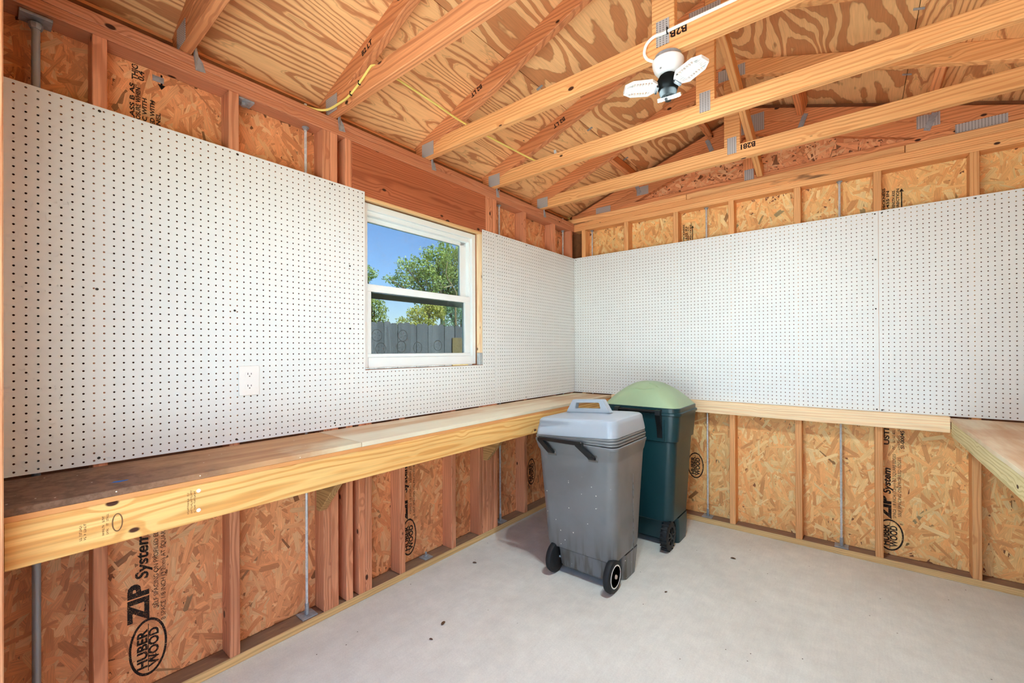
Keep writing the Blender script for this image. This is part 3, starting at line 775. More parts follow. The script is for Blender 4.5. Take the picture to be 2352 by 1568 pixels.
# ================================================================== PEGBOARDS
def pegboard(name, label, plane, a0, a1, cols, z0, z1, notch=None):
    """perforated board: plane 'x' faces +x (a=y), plane 'y' faces -y (a=x); notch=(b0,b1,zc) is cut away above zc"""
    P = .0254; R_ = .0031; T = .0048
    rows = [z0 + P / 2 + P * k for k in range(48) if z0 + P / 2 + P * k + P * .3 < z1]
    V = []; Fc = []; idx = {}; inner = []
    def vert(a, z, d):
        key = (round(a, 5), round(z, 5), d)
        if key not in idx:
            idx[key] = len(V); V.append((-d, a, z) if plane == 'x' else (a, d, z))
        return idx[key]
    flip = plane == 'y'
    def face(f): Fc.append(tuple(reversed(f)) if flip else tuple(f))
    ae = [a0] + [(cols[i] + cols[i + 1]) / 2 for i in range(len(cols) - 1)] + [a1]
    ze = [z0] + [(rows[i] + rows[i + 1]) / 2 for i in range(len(rows) - 1)] + [z1]
    cells = []
    for i, c in enumerate(cols):
        for j, r_ in enumerate(rows):
            p, q, s_, t_ = ae[i], ae[i + 1], ze[j], ze[j + 1]; hole = True
            if notch:
                if s_ >= notch[2] - 1e-6 and p >= notch[0] - 1e-6 and q <= notch[1] + 1e-6: continue
                if t_ > notch[2] + 1e-6 and q > notch[0] + 1e-6 and p < notch[1] - 1e-6:
                    # cell straddles the cut: keep the solid part
                    if p < notch[0] < q: q = notch[0]
                    elif p < notch[1] < q: p = notch[1]
                    elif s_ < notch[2] < t_: t_ = notch[2]
                    hole = p + R_ < c < q - R_ and s_ + R_ < r_ < t_ - R_
            cells.append((p, q, s_, t_, c, r_, hole))
    for (p, q, s_, t_, c, r_, hole) in cells:
        A, B, Cc, D = vert(p, s_, 0), vert(q, s_, 0), vert(q, t_, 0), vert(p, t_, 0)
        if not hole: face((A, B, Cc, D)); continue
        o = []; bk = []
        for k in range(8):
            a = math.radians(22.5 + 45 * k); da, dz = R_ * math.cos(a), R_ * math.sin(a)
            o.append(vert(c + da, r_ + dz, 0)); bk.append(vert(c + da, r_ + dz, T))
        face((B, Cc, o[0], o[7])); face((Cc, o[1], o[0])); face((Cc, D, o[2], o[1])); face((D, o[3], o[2]))
        face((D, A, o[4], o[3])); face((A, o[5], o[4])); face((A, B, o[6], o[5])); face((B, o[7], o[6]))
        for k in range(8):
            m_ = (k + 1) % 8; inner.append(len(Fc)); face((o[k], o[m_], bk[m_], bk[k]))
    # outer edges give the sheet its thickness
    out = [(a0, z0), (a1, z0), (a1, z1), (a0, z1)] if not notch else [(a0, z0), (a1, z0), (a1, z1), (notch[1], z1), (notch[1], notch[2]), (notch[0], notch[2]), (notch[0], z1), (a0, z1)]
    for k in range(len(out)):
        p, q = out[k], out[(k + 1) % len(out)]
        face((vert(p[0], p[1], 0), vert(p[0], p[1], T), vert(q[0], q[1], T), vert(q[0], q[1], 0)))
    o = mesh_obj(name, V, Fc, M_PEG); o.data.materials.append(M_PEGCORE)
    mi = np.zeros(len(Fc), dtype=np.int32); mi[inner] = 1; o.data.polygons.foreach_set('material_index', mi)
    return tag(o, label, 'pegboard', 'white pegboard sheets lining the walls')
PZ0, PZ1 = .925, .925 + 1.2192
P = .0254
c1 = [-3.3575 + P * k for k in range(0, 90) if -3.3575 + P * k < -1.105 - .006]
p1 = pegboard('pegboard', 'white pegboard sheet notched around the window, with the outlet on it', 'x', -3.3878, -1.1060, c1, PZ0, PZ1, (-2.1495, -1.2370, 1.2055))
c2 = [-.0095 - P * k for k in range(44)][::-1]; c2 = [c for c in c2 if c > -1.1045 + .004]
p2 = pegboard('pegboard', 'narrow white pegboard sheet between the window and the corner', 'x', -1.1045, -.0005, c2, PZ0, PZ1)
c3 = [.014 + P * k for k in range(83)]
p3 = pegboard('pegboard', 'wide white pegboard sheet on the back wall behind the bins', 'y', .0010, 2.1232, [c for c in c3 if c < 2.119], PZ0, PZ1)
c4 = [2.5748 + P * k for k in range(-17, 12)]
p4 = pegboard('pegboard', 'white pegboard sheet on the back wall above the pale corner bench', 'y', 2.1248, 2.858, [c for c in c4 if c < 2.852], PZ0, PZ1)
def screw(parent, plane, a, z, r=.0045):
    M = Matrix.Translation((.0002, a, z)) @ Matrix.Rotation(math.pi / 2, 4, 'Y') if plane == 'x' else Matrix.Translation((a, -.0002, z)) @ Matrix.Rotation(math.pi / 2, 4, 'X')
    lathe('screw', [(r, -.001), (r, .0008), (r * .6, .0016)], M_SCREW, parent, M, 8)
for a, z in ((-3.172, 1.52), (-3.165, 2.13), (-3.168, .945), (-2.757, 1.476), (-2.745, 2.13), (-2.752, .94), (-2.33, 2.13), (-2.32, .95), (-2.235, 1.42), (-2.236, 1.74)): screw(p1, 'x', a, z)
for a, z in ((-1.09, 2.128), (-.73, 2.128), (-.74, .94)): screw(p2, 'x', a, z)
for a, z in ((2.108, 2.128), (2.112, .938), (2.11, 1.55), (2.11, 1.85), (1.31, 2.13), (.02, 2.125)): screw(p3, 'y', a, z)
for a, z in ((2.14, 2.128), (2.136, .936), (2.53, 2.13)): screw(p4, 'y', a, z)

# ---- outlet
ot = thing('wall_outlet', 'white double socket outlet mounted low on the pegboard', 'outlet', (0, -2.704, 1.12))
oy0, oy1, oz0, oz1 = -2.7435, -2.665, 1.120, 1.245
box('cover_plate', .0002, .0062, oy0, oy1, oz0, oz1, M_PLASTICW, ot, 'z', .0018)
for zc in (1.2075, 1.1575):
    rg = [[(.0063 + d, y, z) for y, z in rrect(-2.7042, zc, .0170, .0142, .011, 5)] for d in (0, .0012)]
    so = loft('socket', rg, M_PLASTICW, ot)
    for dy, h in ((-.0063, .0085), (.0063, .0070)): box('slot', .0076, .0078, -2.7042 + dy - .0011, -2.7042 + dy + .0011, zc + .0035 - h / 2, zc + .0035 + h / 2, M_DARK, so, 'z', 0)
    lathe('slot', [(.0024, 0), (.0024, .0002)], M_DARK, so, Matrix.Translation((.0076, -2.7042, zc - .0068)) @ Matrix.Rotation(math.pi / 2, 4, 'Y'), 10)

# ================================================================== LETTERING ON THE SHEATHING
text_len(WL, 'ZIP', on_left(-3.021, .294), .056, .150, bold=.004); text_len(WL, 'System', on_left(-3.021, .446), .036, .172, bold=.0015, shear=.15)
text_len(WL, 'SELF SPACING ON PROFILED EDGES', on_left(-2.990, .322), .014, .330); text_len(WL, '8 SPACE 1/8 INCH (3.2mm) AT SQUARE EDGES', on_left(-2.968, .265), .014, .420)
logo(WL, on_left(-3.020, .184), .108, .057)
logo(WL, on_left(-1.80, .184), .110, .055)
text_len(WL, 'ZIP', on_left(-1.812, .300), .056, .150, bold=.004); text_len(WL, 'System', on_left(-1.812, .455), .036, .172, bold=.0015)
text_len(WL, 'SPACE 1/8 INCH AT SQUARE EDGES', on_left(-1.781, .330), .014, .31); text_len(WL, '8 SELF SPACING ON PROFILED EDGES', on_left(-1.754, .300), .014, .36)
logo(WL, on_left(-.55, .30), .108, .057)
for s, y, z, L in (('CLASS B AS', -3.058, 2.150, .162), ('EXPOSURE WHEN', -3.041, 2.150, .152), ('ACC WITH', -3.022, 2.150, .122), ('USED WITH', -2.999, 2.150, .121), ('PANEL', -2.981, 2.150, .082)):
    text_len(WL, s, on_left(y, z), .013, L, bold=.0006)
text_len(WL, 'THIC', on_left(-3.048, 2.328), .017, .058, bold=.0008); text_len(WL, '0.4', on_left(-3.030, 2.333), .017, .036, bold=.0008)
def arrow(parent, M, L):
    mesh_obj('printed_arrow', [(0, -.003, 0), (L, -.003, 0), (L, .003, 0), (0, .003, 0), (L - .014, -.012, 0), (L + .006, 0, 0), (L - .014, .012, 0)], [(0, 1, 2, 3), (4, 5, 6)], M_INK, parent, M)
arrow(WL, on_left(-2.977, 2.384) @ Matrix.Rotation(math.pi, 4, 'Z'), .052)
text_len(WB, 'ZIP', on_back(2.176, .265), .052, .140, bold=.004); text_len(WB, 'System', on_back(2.176, .41), .034, .160, bold=.0015, shear=.15)
text_len(WB, 'SPACE 1/8 INCH (3.2mm) AT SQUARE EDGES', on_back(2.201, .268), .015, .39); text_len(WB, 'SELF SPACING ON PROFILED EDGES', on_back(2.225, .279), .015, .362)
logo(WB, on_back(2.172, .160), .096, .064); text(WB, '8', on_back(2.232, .232), .02)
text_len(WB, 'SI-00045', on_back(2.240, .697), .017, .110, bold=.0006); text_len(WB, 'USTI', on_back(2.171, .712), .024, .10, bold=.001)
micro(WB, on_back(2.198, .69), 1, .13, .012, M_INK, 5); micro(WB, on_back(2.220, .68), 1, .14, .010, M_INK, 6)
logo(WB, on_back(1.03, .40), .10, .06)
for x0 in (2.160, .956):
    for s, dx, L in (('THICKNESS', 0, .150), ('0.435 IN', .018, .13), ('STRENGTH AXIS', .045, .125), ('DIRECTION', .064, .132)):
        text_len(WB, s, on_back(x0 + dx - (.012 if x0 < 1 else 0) * (dx > .02), 2.150), .013, L, bold=.0006)
    arrow(WB, on_back(x0 + (.075 if x0 > 1 else .060), 2.150), .125)

# ================================================================== TIE RODS AND CONDUIT
def tie_rod(plane, a, label, z1=2.388, z0=.04, foot=True, r=.0065):
    loc = (-.050, a, .038) if plane == 'x' else (a, .050, .038)
    t = thing('tie_rod', label, 'rod', loc, 'galvanized tie rods inside the stud walls')
    x, y = loc[0], loc[1]
    tube('rod', [(x, y, z0), (x, y, z1)], r, M_ROD, t, 8)
    lathe('washer', [(.016, z1 - .007), (.016, z1 - .004)], M_GALV, t, Matrix.Translation((x, y, 0)), 16); lathe('nut', [(.010, z1 - .018), (.010, z1 - .0075)], M_GALV, t, Matrix.Translation((x, y, 0)), 6)
    if plane == 'x': tube('rod_end', [(x, y, 2.467), (x, y, 2.497)], r, M_ROD, t, 8)
    if foot:
        lathe('coupler', [(.0095, .044), (.0095, .095)], M_GALV, t, Matrix.Translation((x, y, 0)), 8)
        box('foot_plate', x - .036, x + .036, y - .036, y + .036, .0382, .0432, M_GALV, t, 'x', .0005)
    return t
tie_rod('x', -2.4365, 'steel tie rod beside the doubled studs before the window')
tie_rod('x', -1.000, 'steel tie rod between the window and the corner')
tie_rod('x', -.112, 'steel tie rod on the window wall closest to the corner')
tie_rod('y', .160, 'steel tie rod on the back wall closest to the corner')
tie_rod('y', 1.130, 'steel tie rod on the back wall beside the green bin')
tie_rod('y', 1.936, 'steel tie rod on the back wall before the pegboard seam')
cn = thing('conduit', 'thick grey conduit pipe rising beside the doorway post', 'pipe', (-.055, -3.308, .038))
tube('pipe', [(-.055, -3.308, .039), (-.055, -3.308, 2.372)], .0105, M_CONDUIT, cn, 14)
lathe('locknut', [(.014, 2.352), (.017, 2.36), (.017, 2.370), (.013, 2.374)], M_GALV, cn, Matrix.Translation((-.055, -3.308, 0)), 8)
box('square_washer', -.085, -.020, -3.345, -3.272, 2.378, 2.387, M_GALV, cn, 'y', .001)
box('anchor_bolt_washer', -.080, -.02, -1.735, -1.675, .0385, .0435, M_GALV, WL, 'y', .0005)
lathe('anchor_bolt', [(.011, .0436), (.011, .056), (.006, .056), (.006, .072)], M_GALV, WL, Matrix.Translation((-.05, -1.705, 0)), 8)

box('square_washer', -.080, -.020, -2.735, -2.672, 2.381, 2.3895, M_GALV, WL, 'y', .0005)
lathe('anchor_nut', [(.012, 2.368), (.012, 2.3805)], M_GALV, WL, Matrix.Translation((-.05, -2.704, 0)), 6)
box('silver_tape', -.0928, -.0915, -3.005, -2.970, 2.352, 2.374, M_GALV, WL, 'y', 0)
_n = Vector((-.341, 0, 1)).normalized(); _t = Vector((1, 0, .341)).normalized(); _M = Matrix((_t, _n.cross(_t), _n)).transposed().to_4x4()
_M.translation = Vector((.355, -.860, zr(.355))) - _n * .0006
link('paper_tag', box_mesh(.018, .040, .0006, M_PLASTICW, 0), CE, _M @ Matrix.Rotation(.5, 4, 'Z'))

# ================================================================== WORKBENCHES
BX, BZ = .374, .9165
wbn = thing('workbench', 'long narrow plywood workbench under the window, dusty near the doorway', 'workbench', (.19, -1.7, 0))
box('top_panel', .0012, BX, -3.3875, -2.405, BZ - .019, BZ, M_BENCH, wbn, 'y', .001)
bt2 = box('top_panel', .0012, BX, -2.4025, -.0012, BZ - .019, BZ, M_BENCH2, wbn, 'y', .001)
box('ply_edge', BX - .012, BX - .0005, -3.3875, -.036, BZ - .034, BZ - .0195, M_PLYEDGE, wbn, 'y', .0005)
fas = box('front_board', BX - .036, BX + .001, -3.3875, -.036, .763, BZ - .0345, M_FASCIA, wbn, 'y')
def bracket(y0, y1, xt, zl):
    prism('bracket', [(-.003, zl), (.028, zl), (xt, .7615), (xt - .002, .80), (-.003, .80)], y0, y1, M_BRK, wbn)
bracket(-2.4135, -2.3765, .235, .545); bracket(-1.2015 - .036 - .001, -1.2015, .215, .548)
box('support_rail', -.003, .0350, -2.374, -1.240, .858, .8965, M_BRK, wbn, 'y')
box('support_rail', -.003, .0350, -1.200, -.040, .858, .8965, M_BRK, wbn, 'y')
box('support_rail', -.003, .0350, -3.3875, -2.415, .858, .8965, M_BRK, wbn, 'y')
def dot(y, z): lathe('bolt_head', [(.006, 0), (.006, .0015), (.003, .003)], M_PLASTICW, wbn, Matrix.Translation((BX + .001, y, z)) @ Matrix.Rotation(math.pi / 2, 4, 'Y'), 10)
dot(-2.985, .862); dot(-2.985, .800)
for y, n_r, L in ((-3.250, 2, .040), (-3.205, 2, .055), (-3.010, 3, .070)):
    micro(wbn, frame3((BX + .0016, y, .795), (0, 0, 1), (0, -1, 0)), n_r, L, .005, M_INKW, int(-y * 100))
ov = []
for i in range(24):
    a_ = 2 * math.pi * i / 24; ov += [(.026 * math.cos(a_), .012 * math.sin(a_), 0), (.023 * math.cos(a_), .009 * math.sin(a_), 0)]
mesh_obj('stamped_oval', ov, [(2 * i, 2 * ((i + 1) % 24), 2 * ((i + 1) % 24) + 1, 2 * i + 1) for i in range(24)], M_INKW, wbn, frame3((BX + .0016, -3.178, .822), (0, 0, 1), (0, -1, 0)))
sp = [(.03 * math.cos(a) * rng.uniform(.5, 1.1), .02 * math.sin(a) * rng.uniform(.5, 1.1)) for a in [i * .524 for i in range(12)]]
mesh_obj('chalk_smudge', [(.285 + .6 * q, -3.16 + .9 * p, BZ + .0004) for p, q in sp], [tuple(range(12))], M_BLUE, wbn)
wb2 = thing('workbench', 'short pale plywood bench built into the far corner past the pegboard seam', 'workbench', (2.64, -1.2, 0))
box('top_panel', 2.424, 2.857, -2.40, -.0012, BZ - .019, BZ - .001, M_BENCH2, wb2, 'y', .001)
box('front_board', 2.426, 2.463, -2.40, -.0345, .818, BZ - .0195, M_FASCIA_G, wb2, 'y')
box('support_rail', 2.822, 2.857, -2.40, -.036, .845, .8965, M_BRK, wb2, 'y')
box('leg', 2.466, 2.504, -2.398, -2.309, .001, .8965, M_STUD_R, wb2, 'z')

# ================================================================== LAMP AND CABLES
LX, LY = 1.440, -1.716
lamp = thing('ceiling_lamp', 'white and black lamp with three adjustable light panels under a truss', 'lamp', (LX, LY, 2.464))
TL = Matrix.Translation((LX, LY, 0)) @ Matrix.Rotation(.0, 4, 'Y')
lathe('junction_box', [(.050, 2.4655), (.050, 2.452), (.052, 2.448)], M_GALV, lamp, TL, 24)
lathe('lamp_base', [(.058, 2.4475), (.060, 2.444), (.059, 2.434), (.052, 2.412), (.040, 2.396), (.030, 2.392)], M_PLASTICW, lamp, TL, 32)
lathe('lamp_body', [(.026, 2.3915), (.033, 2.386), (.042, 2.368), (.043, 2.350), (.036, 2.334), (.032, 2.318), (.026, 2.306), (.010, 2.304)], M_CHAR, lamp, TL, 28)
def panel(az, tilt, roll=0.0, reach=.034, z=2.338):
    """hinged light panel: eight-sided ribbed frame with a lit plate facing local -Z"""
    # local frame: X outward, Y across, Z = back of the panel
    B = Matrix.Translation((LX, LY, z)) @ Matrix.Rotation(az, 4, 'Z') @ Matrix.Translation((reach, 0, 0)) @ Matrix.Rotation(tilt, 4, 'Y') @ Matrix.Rotation(roll, 4, 'X')
    L0, L1, hw = .012, .138, .040
    oc = [(L0, -.020), (L0 + .025, -hw), (L1 - .030, -hw * .95), (L1, -.020), (L1, .020), (L1 - .030, hw * .95), (L0 + .025, hw), (L0, .020)]
    inn = [(.075 + (x - .075) * .90, y * .88) for x, y in oc]
    V = []; Fc = []
    for (ring_, zz) in ((oc, .006), (oc, -.006), (inn, -.006), (inn, .006)): V += [(x, y, zz) for x, y in ring_]
    for k in range(8):
        j = (k + 1) % 8
        for a in range(4): b_ = (a + 1) % 4; Fc.append((a * 8 + k, a * 8 + j, b_ * 8 + j, b_ * 8 + k))
    pn = mesh_obj('light_panel', V, Fc, M_PLASTICW, lamp, B)
    box_ = lambda nm, x0, x1, y0, y1, z0, z1, mt: link(nm, box_mesh(x1 - x0, y1 - y0, z1 - z0, mt, 0), pn, B @ Matrix.Translation(((x0 + x1) / 2, (y0 + y1) / 2, (z0 + z1) / 2)))
    # cooling ribs from the plate to the frame
    Vr = []; Fr = []
    def rib(p, q, wd=.0013):
        p, q = Vector((*p, 0)), Vector((*q, 0)); d = (q - p).normalized(); n_ = Vector((-d.y, d.x, 0)) * wd
        k = len(Vr)
        for zz in (-.005, .004): Vr.extend([tuple(p - n_ + Vector((0, 0, zz))), tuple(q - n_ + Vector((0, 0, zz))), tuple(q + n_ + Vector((0, 0, zz))), tuple(p + n_ + Vector((0, 0, zz)))])
        Fr.extend([(k, k + 1, k + 2, k + 3), (k + 7, k + 6, k + 5, k + 4), (k, k + 4, k + 5, k + 1), (k + 2, k + 6, k + 7, k + 3)])
    for i in range(7):
        x = .042 + .066 * i / 6
        for s in (-1, 1): rib((x, s * .015), (x, s * hw * .9))
    for i in range(5):
        yy = -.016 + .032 * i / 4
        rib((.108, yy), (L1 - .004, yy * 1.15)); rib((.042, yy), (L0 + .004, yy * 1.1))
        rib((.108, -.015 if i < 2 else .015), (L1 - .016, (-.028 if i < 2 else .028)))
    mesh_obj('rib_grille', Vr, Fr, M_PLASTICW, pn, B)
    box_('led_housing', .040, .110, -.0165, .0165, -.004, .006, M_PLASTICW)
    if reach > 0: box_('hinge_shield', .008, .016, -.018, .018, -.016, .004, M_BLACK)  # black hinge block, shaped to keep the lit plate's light off the body
    mesh_obj('led_diffuser', [(.050, -.014, -.0045), (.107, -.014, -.0045), (.107, .014, -.0045), (.050, .014, -.0045)], [(3, 2, 1, 0)], M_LED, pn, B)
    tube('hinge', [B @ Vector((-.012, 0, 0)), B @ Vector((L0 + .002, 0, 0))], .006, M_BLACK, pn, 8)
# three arms: toward the window wall, toward the back wall, toward the doorway
panel(math.radians(217), math.radians(4), math.radians(8), z=2.345)
panel(math.radians(-24), math.radians(-4), math.radians(-6), z=2.345)
panel(math.radians(97), math.radians(-31), 0.0, reach=-.030, z=2.283)
tube('lamp_stem', [(LX, LY, 2.306), (LX, LY, 2.290)], .012, M_BLACK, lamp, 10)
tube('pull_switch', [(LX - .01, LY - .05, 2.40), (LX - .012, LY - .054, 2.396)], .003, M_GALV, lamp, 6)

cab = [(LX - .05, LY - .020, 2.456), (LX - .075, LY - .022, 2.475), (LX - .085, LY - .026, 2.50), (LX - .075, LY - .029, 2.53), (LX - .045, LY - .028, 2.548), (LX - .01, LY - .027, 2.546), (1.48, TY['C'] - .006, 2.549), (1.62, TY['C'] - .006, 2.549), (2.0, TY['C'] - .006, 2.549), (2.66, TY['C'] - .006, 2.549)]
def smooth_path(pts, n=6):
    P_ = [Vector(p) for p in pts]; out = []
    for i in range(len(P_) - 1):
        a, b_, c, d = P_[max(i - 1, 0)], P_[i], P_[i + 1], P_[min(i + 2, len(P_) - 1)]
        for k in range(n):
            t = k / n
            out.append(.5 * ((2 * b_) + (c - a) * t + (2 * a - 5 * b_ + 4 * c - d) * t * t + (3 * b_ - a - 3 * c + d) * t ** 3))
    return out + [P_[-1]]
wc = tube('white_cable', smooth_path(cab), .0062, M_CABLEW, None, 8); tag(wc, 'white cable curling from the lamp along the truss chord', 'cable')
box_staple = box('cable_staple', 1.445, 1.449, TY['C'] - .0135, TY['C'] - .0005, 2.538, 2.562, M_DARK, wc, 'z', 0)
yl_ = [(-.03, -2.62, 2.4725), (-.028, -2.47, 2.4725), (-.014, -2.40, 2.474), (.02, -2.362, 2.478), (.10, -2.349, 2.484), (.17, -2.346, 2.488), (.24, -2.346, 2.506), (.30, -2.346, 2.528), (.345, -2.345, 2.550), (.362, -2.335, 2.5625), (.37, -2.29, 2.5615), (.355, -2.0, 2.560), (.333, -1.735, 2.5605), (.345, -1.4, 2.5605), (.36, -1.13, 2.5605), (.362, -1.10, 2.5605)]
yc = tube('yellow_cable', smooth_path(yl_, 4), .0052, M_YELLOW, None, 8); tag(yc, 'yellow cable draped over the truss chords above the window', 'cable')
for p in ((.20, -2.3465, 2.495), (.27, -2.3465, 2.517)): box('cable_staple', p[0] - .0016, p[0] + .0016, -2.3525, -2.3405, p[2] - .009, p[2] + .009, M_DARK, yc, 'z', 0)

# ================================================================== BINS
def wheel(parent, x0, x1, y, r, rim=True, tread=False):
    s = 1 if x1 > x0 else -1; wd = abs(x1 - x0); h = wd / 2; cx = (x0 + x1) / 2
    M = Matrix.Translation((cx, y, r)) @ Matrix.Rotation(s * math.pi / 2, 4, 'Y')
    t = lathe('wheel', [(r * .58, -h), (r * .86, -h), (r * .96, -h * .8), (r, -h * .3), (r, h * .3), (r * .96, h * .8), (r * .86, h), (r * .58, h), (r * .55, h * .6), (r * .55, -h * .6)], M_RUBBER, parent, M, 36)
    lathe('hub', [(r * .54, -h * .55), (r * .54, h * .55), (r * .30, h * .62), (r * .22, h * .9), (.02, h * .95)], M_BLACK, t, M, 28)
    if rim:
        rr = r * .66
        lathe('white_rim', [(rr - .003, h), (rr - .003, h + .0012), (rr + .003, h + .0012), (rr + .003, h)], M_PLASTICW, t, M, 36)
        lathe('axle_cap', [(.012, h * .95), (.011, h + .006), (.006, h + .008)], plain('axle_cap_tan', (190, 165, 150), .5), t, M, 12)
    if tread:
        V = []; Fc = []
        for k in range(22):
            a = 2 * math.pi * k / 22; c, s_ = math.cos(a), math.sin(a); q = len(V)
            for rr_ in (r * .985, r * 1.03):
                for (dz, da) in ((-h * .95, -.06), (h * .95, -.06), (h * .95, .06), (-h * .95, .06)):
                    V.append((rr_ * math.cos(a + da), rr_ * math.sin(a + da), dz))
            Fc += [(q + 4, q + 5, q + 6, q + 7), (q, q + 1, q + 5, q + 4), (q + 1, q + 2, q + 6, q + 5), (q + 2, q + 3, q + 7, q + 6), (q + 3, q, q + 4, q + 7)]
        mesh_obj('tread', V, Fc, M_RUBBER, t, M)
        for k in range(8):
            a = 2 * math.pi * k / 8
            p0 = M @ Vector((.014 * math.cos(a), .014 * math.sin(a), h * .96)); p1 = M @ Vector((r * .55 * math.cos(a), r * .55 * math.sin(a), h * .8))
            tube('spoke', [p0, p1], .005, M_BLACK, t, 6)
    return t

# ---- grey bin
gb = thing('wheeled_bin', 'grey wheeled rubbish bin with a hinged lid and paint specks', 'bin', (.77, -1.12, 0), 'wheeled bins in the corner')
def gring(z, x0, x1, y0, y1, r, mid=0): return [(x, y, z) for x, y in rrect((x0 + x1) / 2, (y0 + y1) / 2, (x1 - x0) / 2, (y1 - y0) / 2, r, 6, mid)]
body = [gring(.150, .585, .985, -1.285, -.965, .05), gring(.158, .566, 1.000, -1.302, -.952, .055), gring(.185, .560, 1.006, -1.308, -.947, .06),
        gring(.45, .541, 1.014, -1.318, -.928, .055), gring(.70, .522, 1.023, -1.328, -.908, .05), gring(.715, .520, 1.024, -1.330, -.907, .05),
        gring(.728, .512, 1.028, -1.336, -.900, .05), gring(.765, .503, 1.034, -1.344, -.893, .05), gring(.772, .500, 1.037, -1.347, -.890, .05), gring(.782, .500, 1.037, -1.347, -.890, .05),
        gring(.786, .505, 1.032, -1.342, -.895, .048)]
gbody = loft('body', body, M_GREY, gb, True, True, 28)
# raised panel ribs on the side, foot and axle housing
box('seam_rib', 1.0165, 1.0205, -1.085, -1.081, .17, .60, M_GREY, gbody, 'z', .001)
loft('foot', [gring(.001, .60, .992, -1.140, -.985, .03), gring(.06, .596, .995, -1.150, -.972, .03), gring(.149, .592, 1.000, -1.165, -.962, .03)], M_GREY, gb)
loft('axle_housing', [gring(.034, .66, .945, -1.262, -1.142, .02), gring(.05, .648, .957, -1.276, -1.142, .022), gring(.149, .640, .962, -1.288, -1.142, .022)], M_GREY, gb)
wheel(gb, .965, 1.003, -1.283, .088); wheel(gb, .640, .602, -1.283, .088)
tube('axle', [(.605, -1.278, .088), (.67, -1.262, .088)], .007, M_GALV, gb, 8); tube('axle', [(.94, -1.262, .088), (.995, -1.278, .088)], .007, M_GALV, gb, 8)
def skew(o, wt):      # the lid sits crooked, lower on the window side
    for v in o.data.vertices: v.co.z -= .034 * wt * (1.03 - v.co.x) / .53
for z, e in ((.791, 0), (.806, .001), (.821, -.002)):
    rb_ = loft('rim_band', [gring(z, .5065 - e, 1.0305 + e, -1.3405 - e, -.8965 + e, .046), gring(z + .002, .504 - e, 1.033 + e, -1.343 - e, -.894 + e, .048), gring(z + .010, .504 - e, 1.033 + e, -1.343 - e, -.894 + e, .048), gring(z + .0125, .5065 - e, 1.0305 + e, -1.3405 - e, -.8965 + e, .046)], M_GREY, gb); skew(rb_, (z - .780) / .054)
# lid: rounded box with a shallow dished front facet and a low crown
n_ = 6
def lid_rings():
    m = 14
    R = [gring(.834, .510, 1.027, -1.337, -.900, .046, m), gring(.838, .506, 1.031, -1.341, -.896, .048, m), gring(.842, .506, 1.031, -1.341, -.896, .048, m), gring(.865, .509, 1.028, -1.338, -.899, .048, m), gring(.885, .512, 1.025, -1.335, -.902, .05, m), gring(.903, .515, 1.022, -1.332, -.905, .05, m), gring(.916, .517, 1.020, -1.330, -.907, .05, m)]
    for (z, i) in ((.926, .005), (.933, .014), (.937, .03), (.946, .09), (.950, .15)): R.append(gring(z, .517 + i, 1.020 - i, -1.330 + i, -.907 - i, max(.05 - i * .2, .02), m))
    return R
lid = loft('lid', lid_rings(), M_GREYLID, gb, True, True, 22)
cl = lambda t: max(0.0, min(1.0, t))
for v in lid.data.vertices:      # pressed wedge in the face above the pull handle, fading toward the middle
    if v.co.y < -1.30 and .86 < v.co.z < .91:
        v.co.y += .030 * cl((v.co.x - .515) / .04) * cl((.80 - v.co.x) / .27) * cl((v.co.z - .86 - .03 * cl((v.co.x - .55) / .25)) / .03)
skew(lid, 1.0)
# lid handle: trapezoid loop across the lid
def loop_handle(x0, x1, xt0, xt1, y0, y1, z0, z1, mat, parent, wd=.022):
    o = [(x0, z0), (xt0, z1), (xt1, z1), (x1, z0)]; k = (x1 - x0)
    i_ = [(x0 + .062, z0 + .024), (xt0 + .024, z1 - .018), (xt1 - .024, z1 - .018), (x1 - .062, z0 + .024)]
    V = []; Fc = []
    for y in (y0, y1): V += [(x, y, z) for x, z in o + i_]
    for a in range(4):
        b_ = (a + 1) % 4
        Fc += [(a, b_, b_ + 4, a + 4), (a + 8, a + 12, b_ + 12, b_ + 8), (a, a + 8, b_ + 8, b_), (a + 4, b_ + 4, b_ + 12, a + 12)]
    bm = bmesh.new(); bv = [bm.verts.new(c) for c in V]
    for f in Fc: bm.faces.new([bv[i] for i in f])
    bmesh.ops.recalc_face_normals(bm, faces=bm.faces); bmesh.ops.bevel(bm, geom=list(bm.edges), offset=.003, segments=2, affect='EDGES')
    me = bpy.data.meshes.new('lid_handle'); bm.to_mesh(me); bm.free(); me.materials.append(mat); return link('lid_handle', me, parent)
skew(loop_handle(.622, .915, .668, .868, -1.162, -1.118, .950, 1.028, M_GREYLID, gb), 1.0)
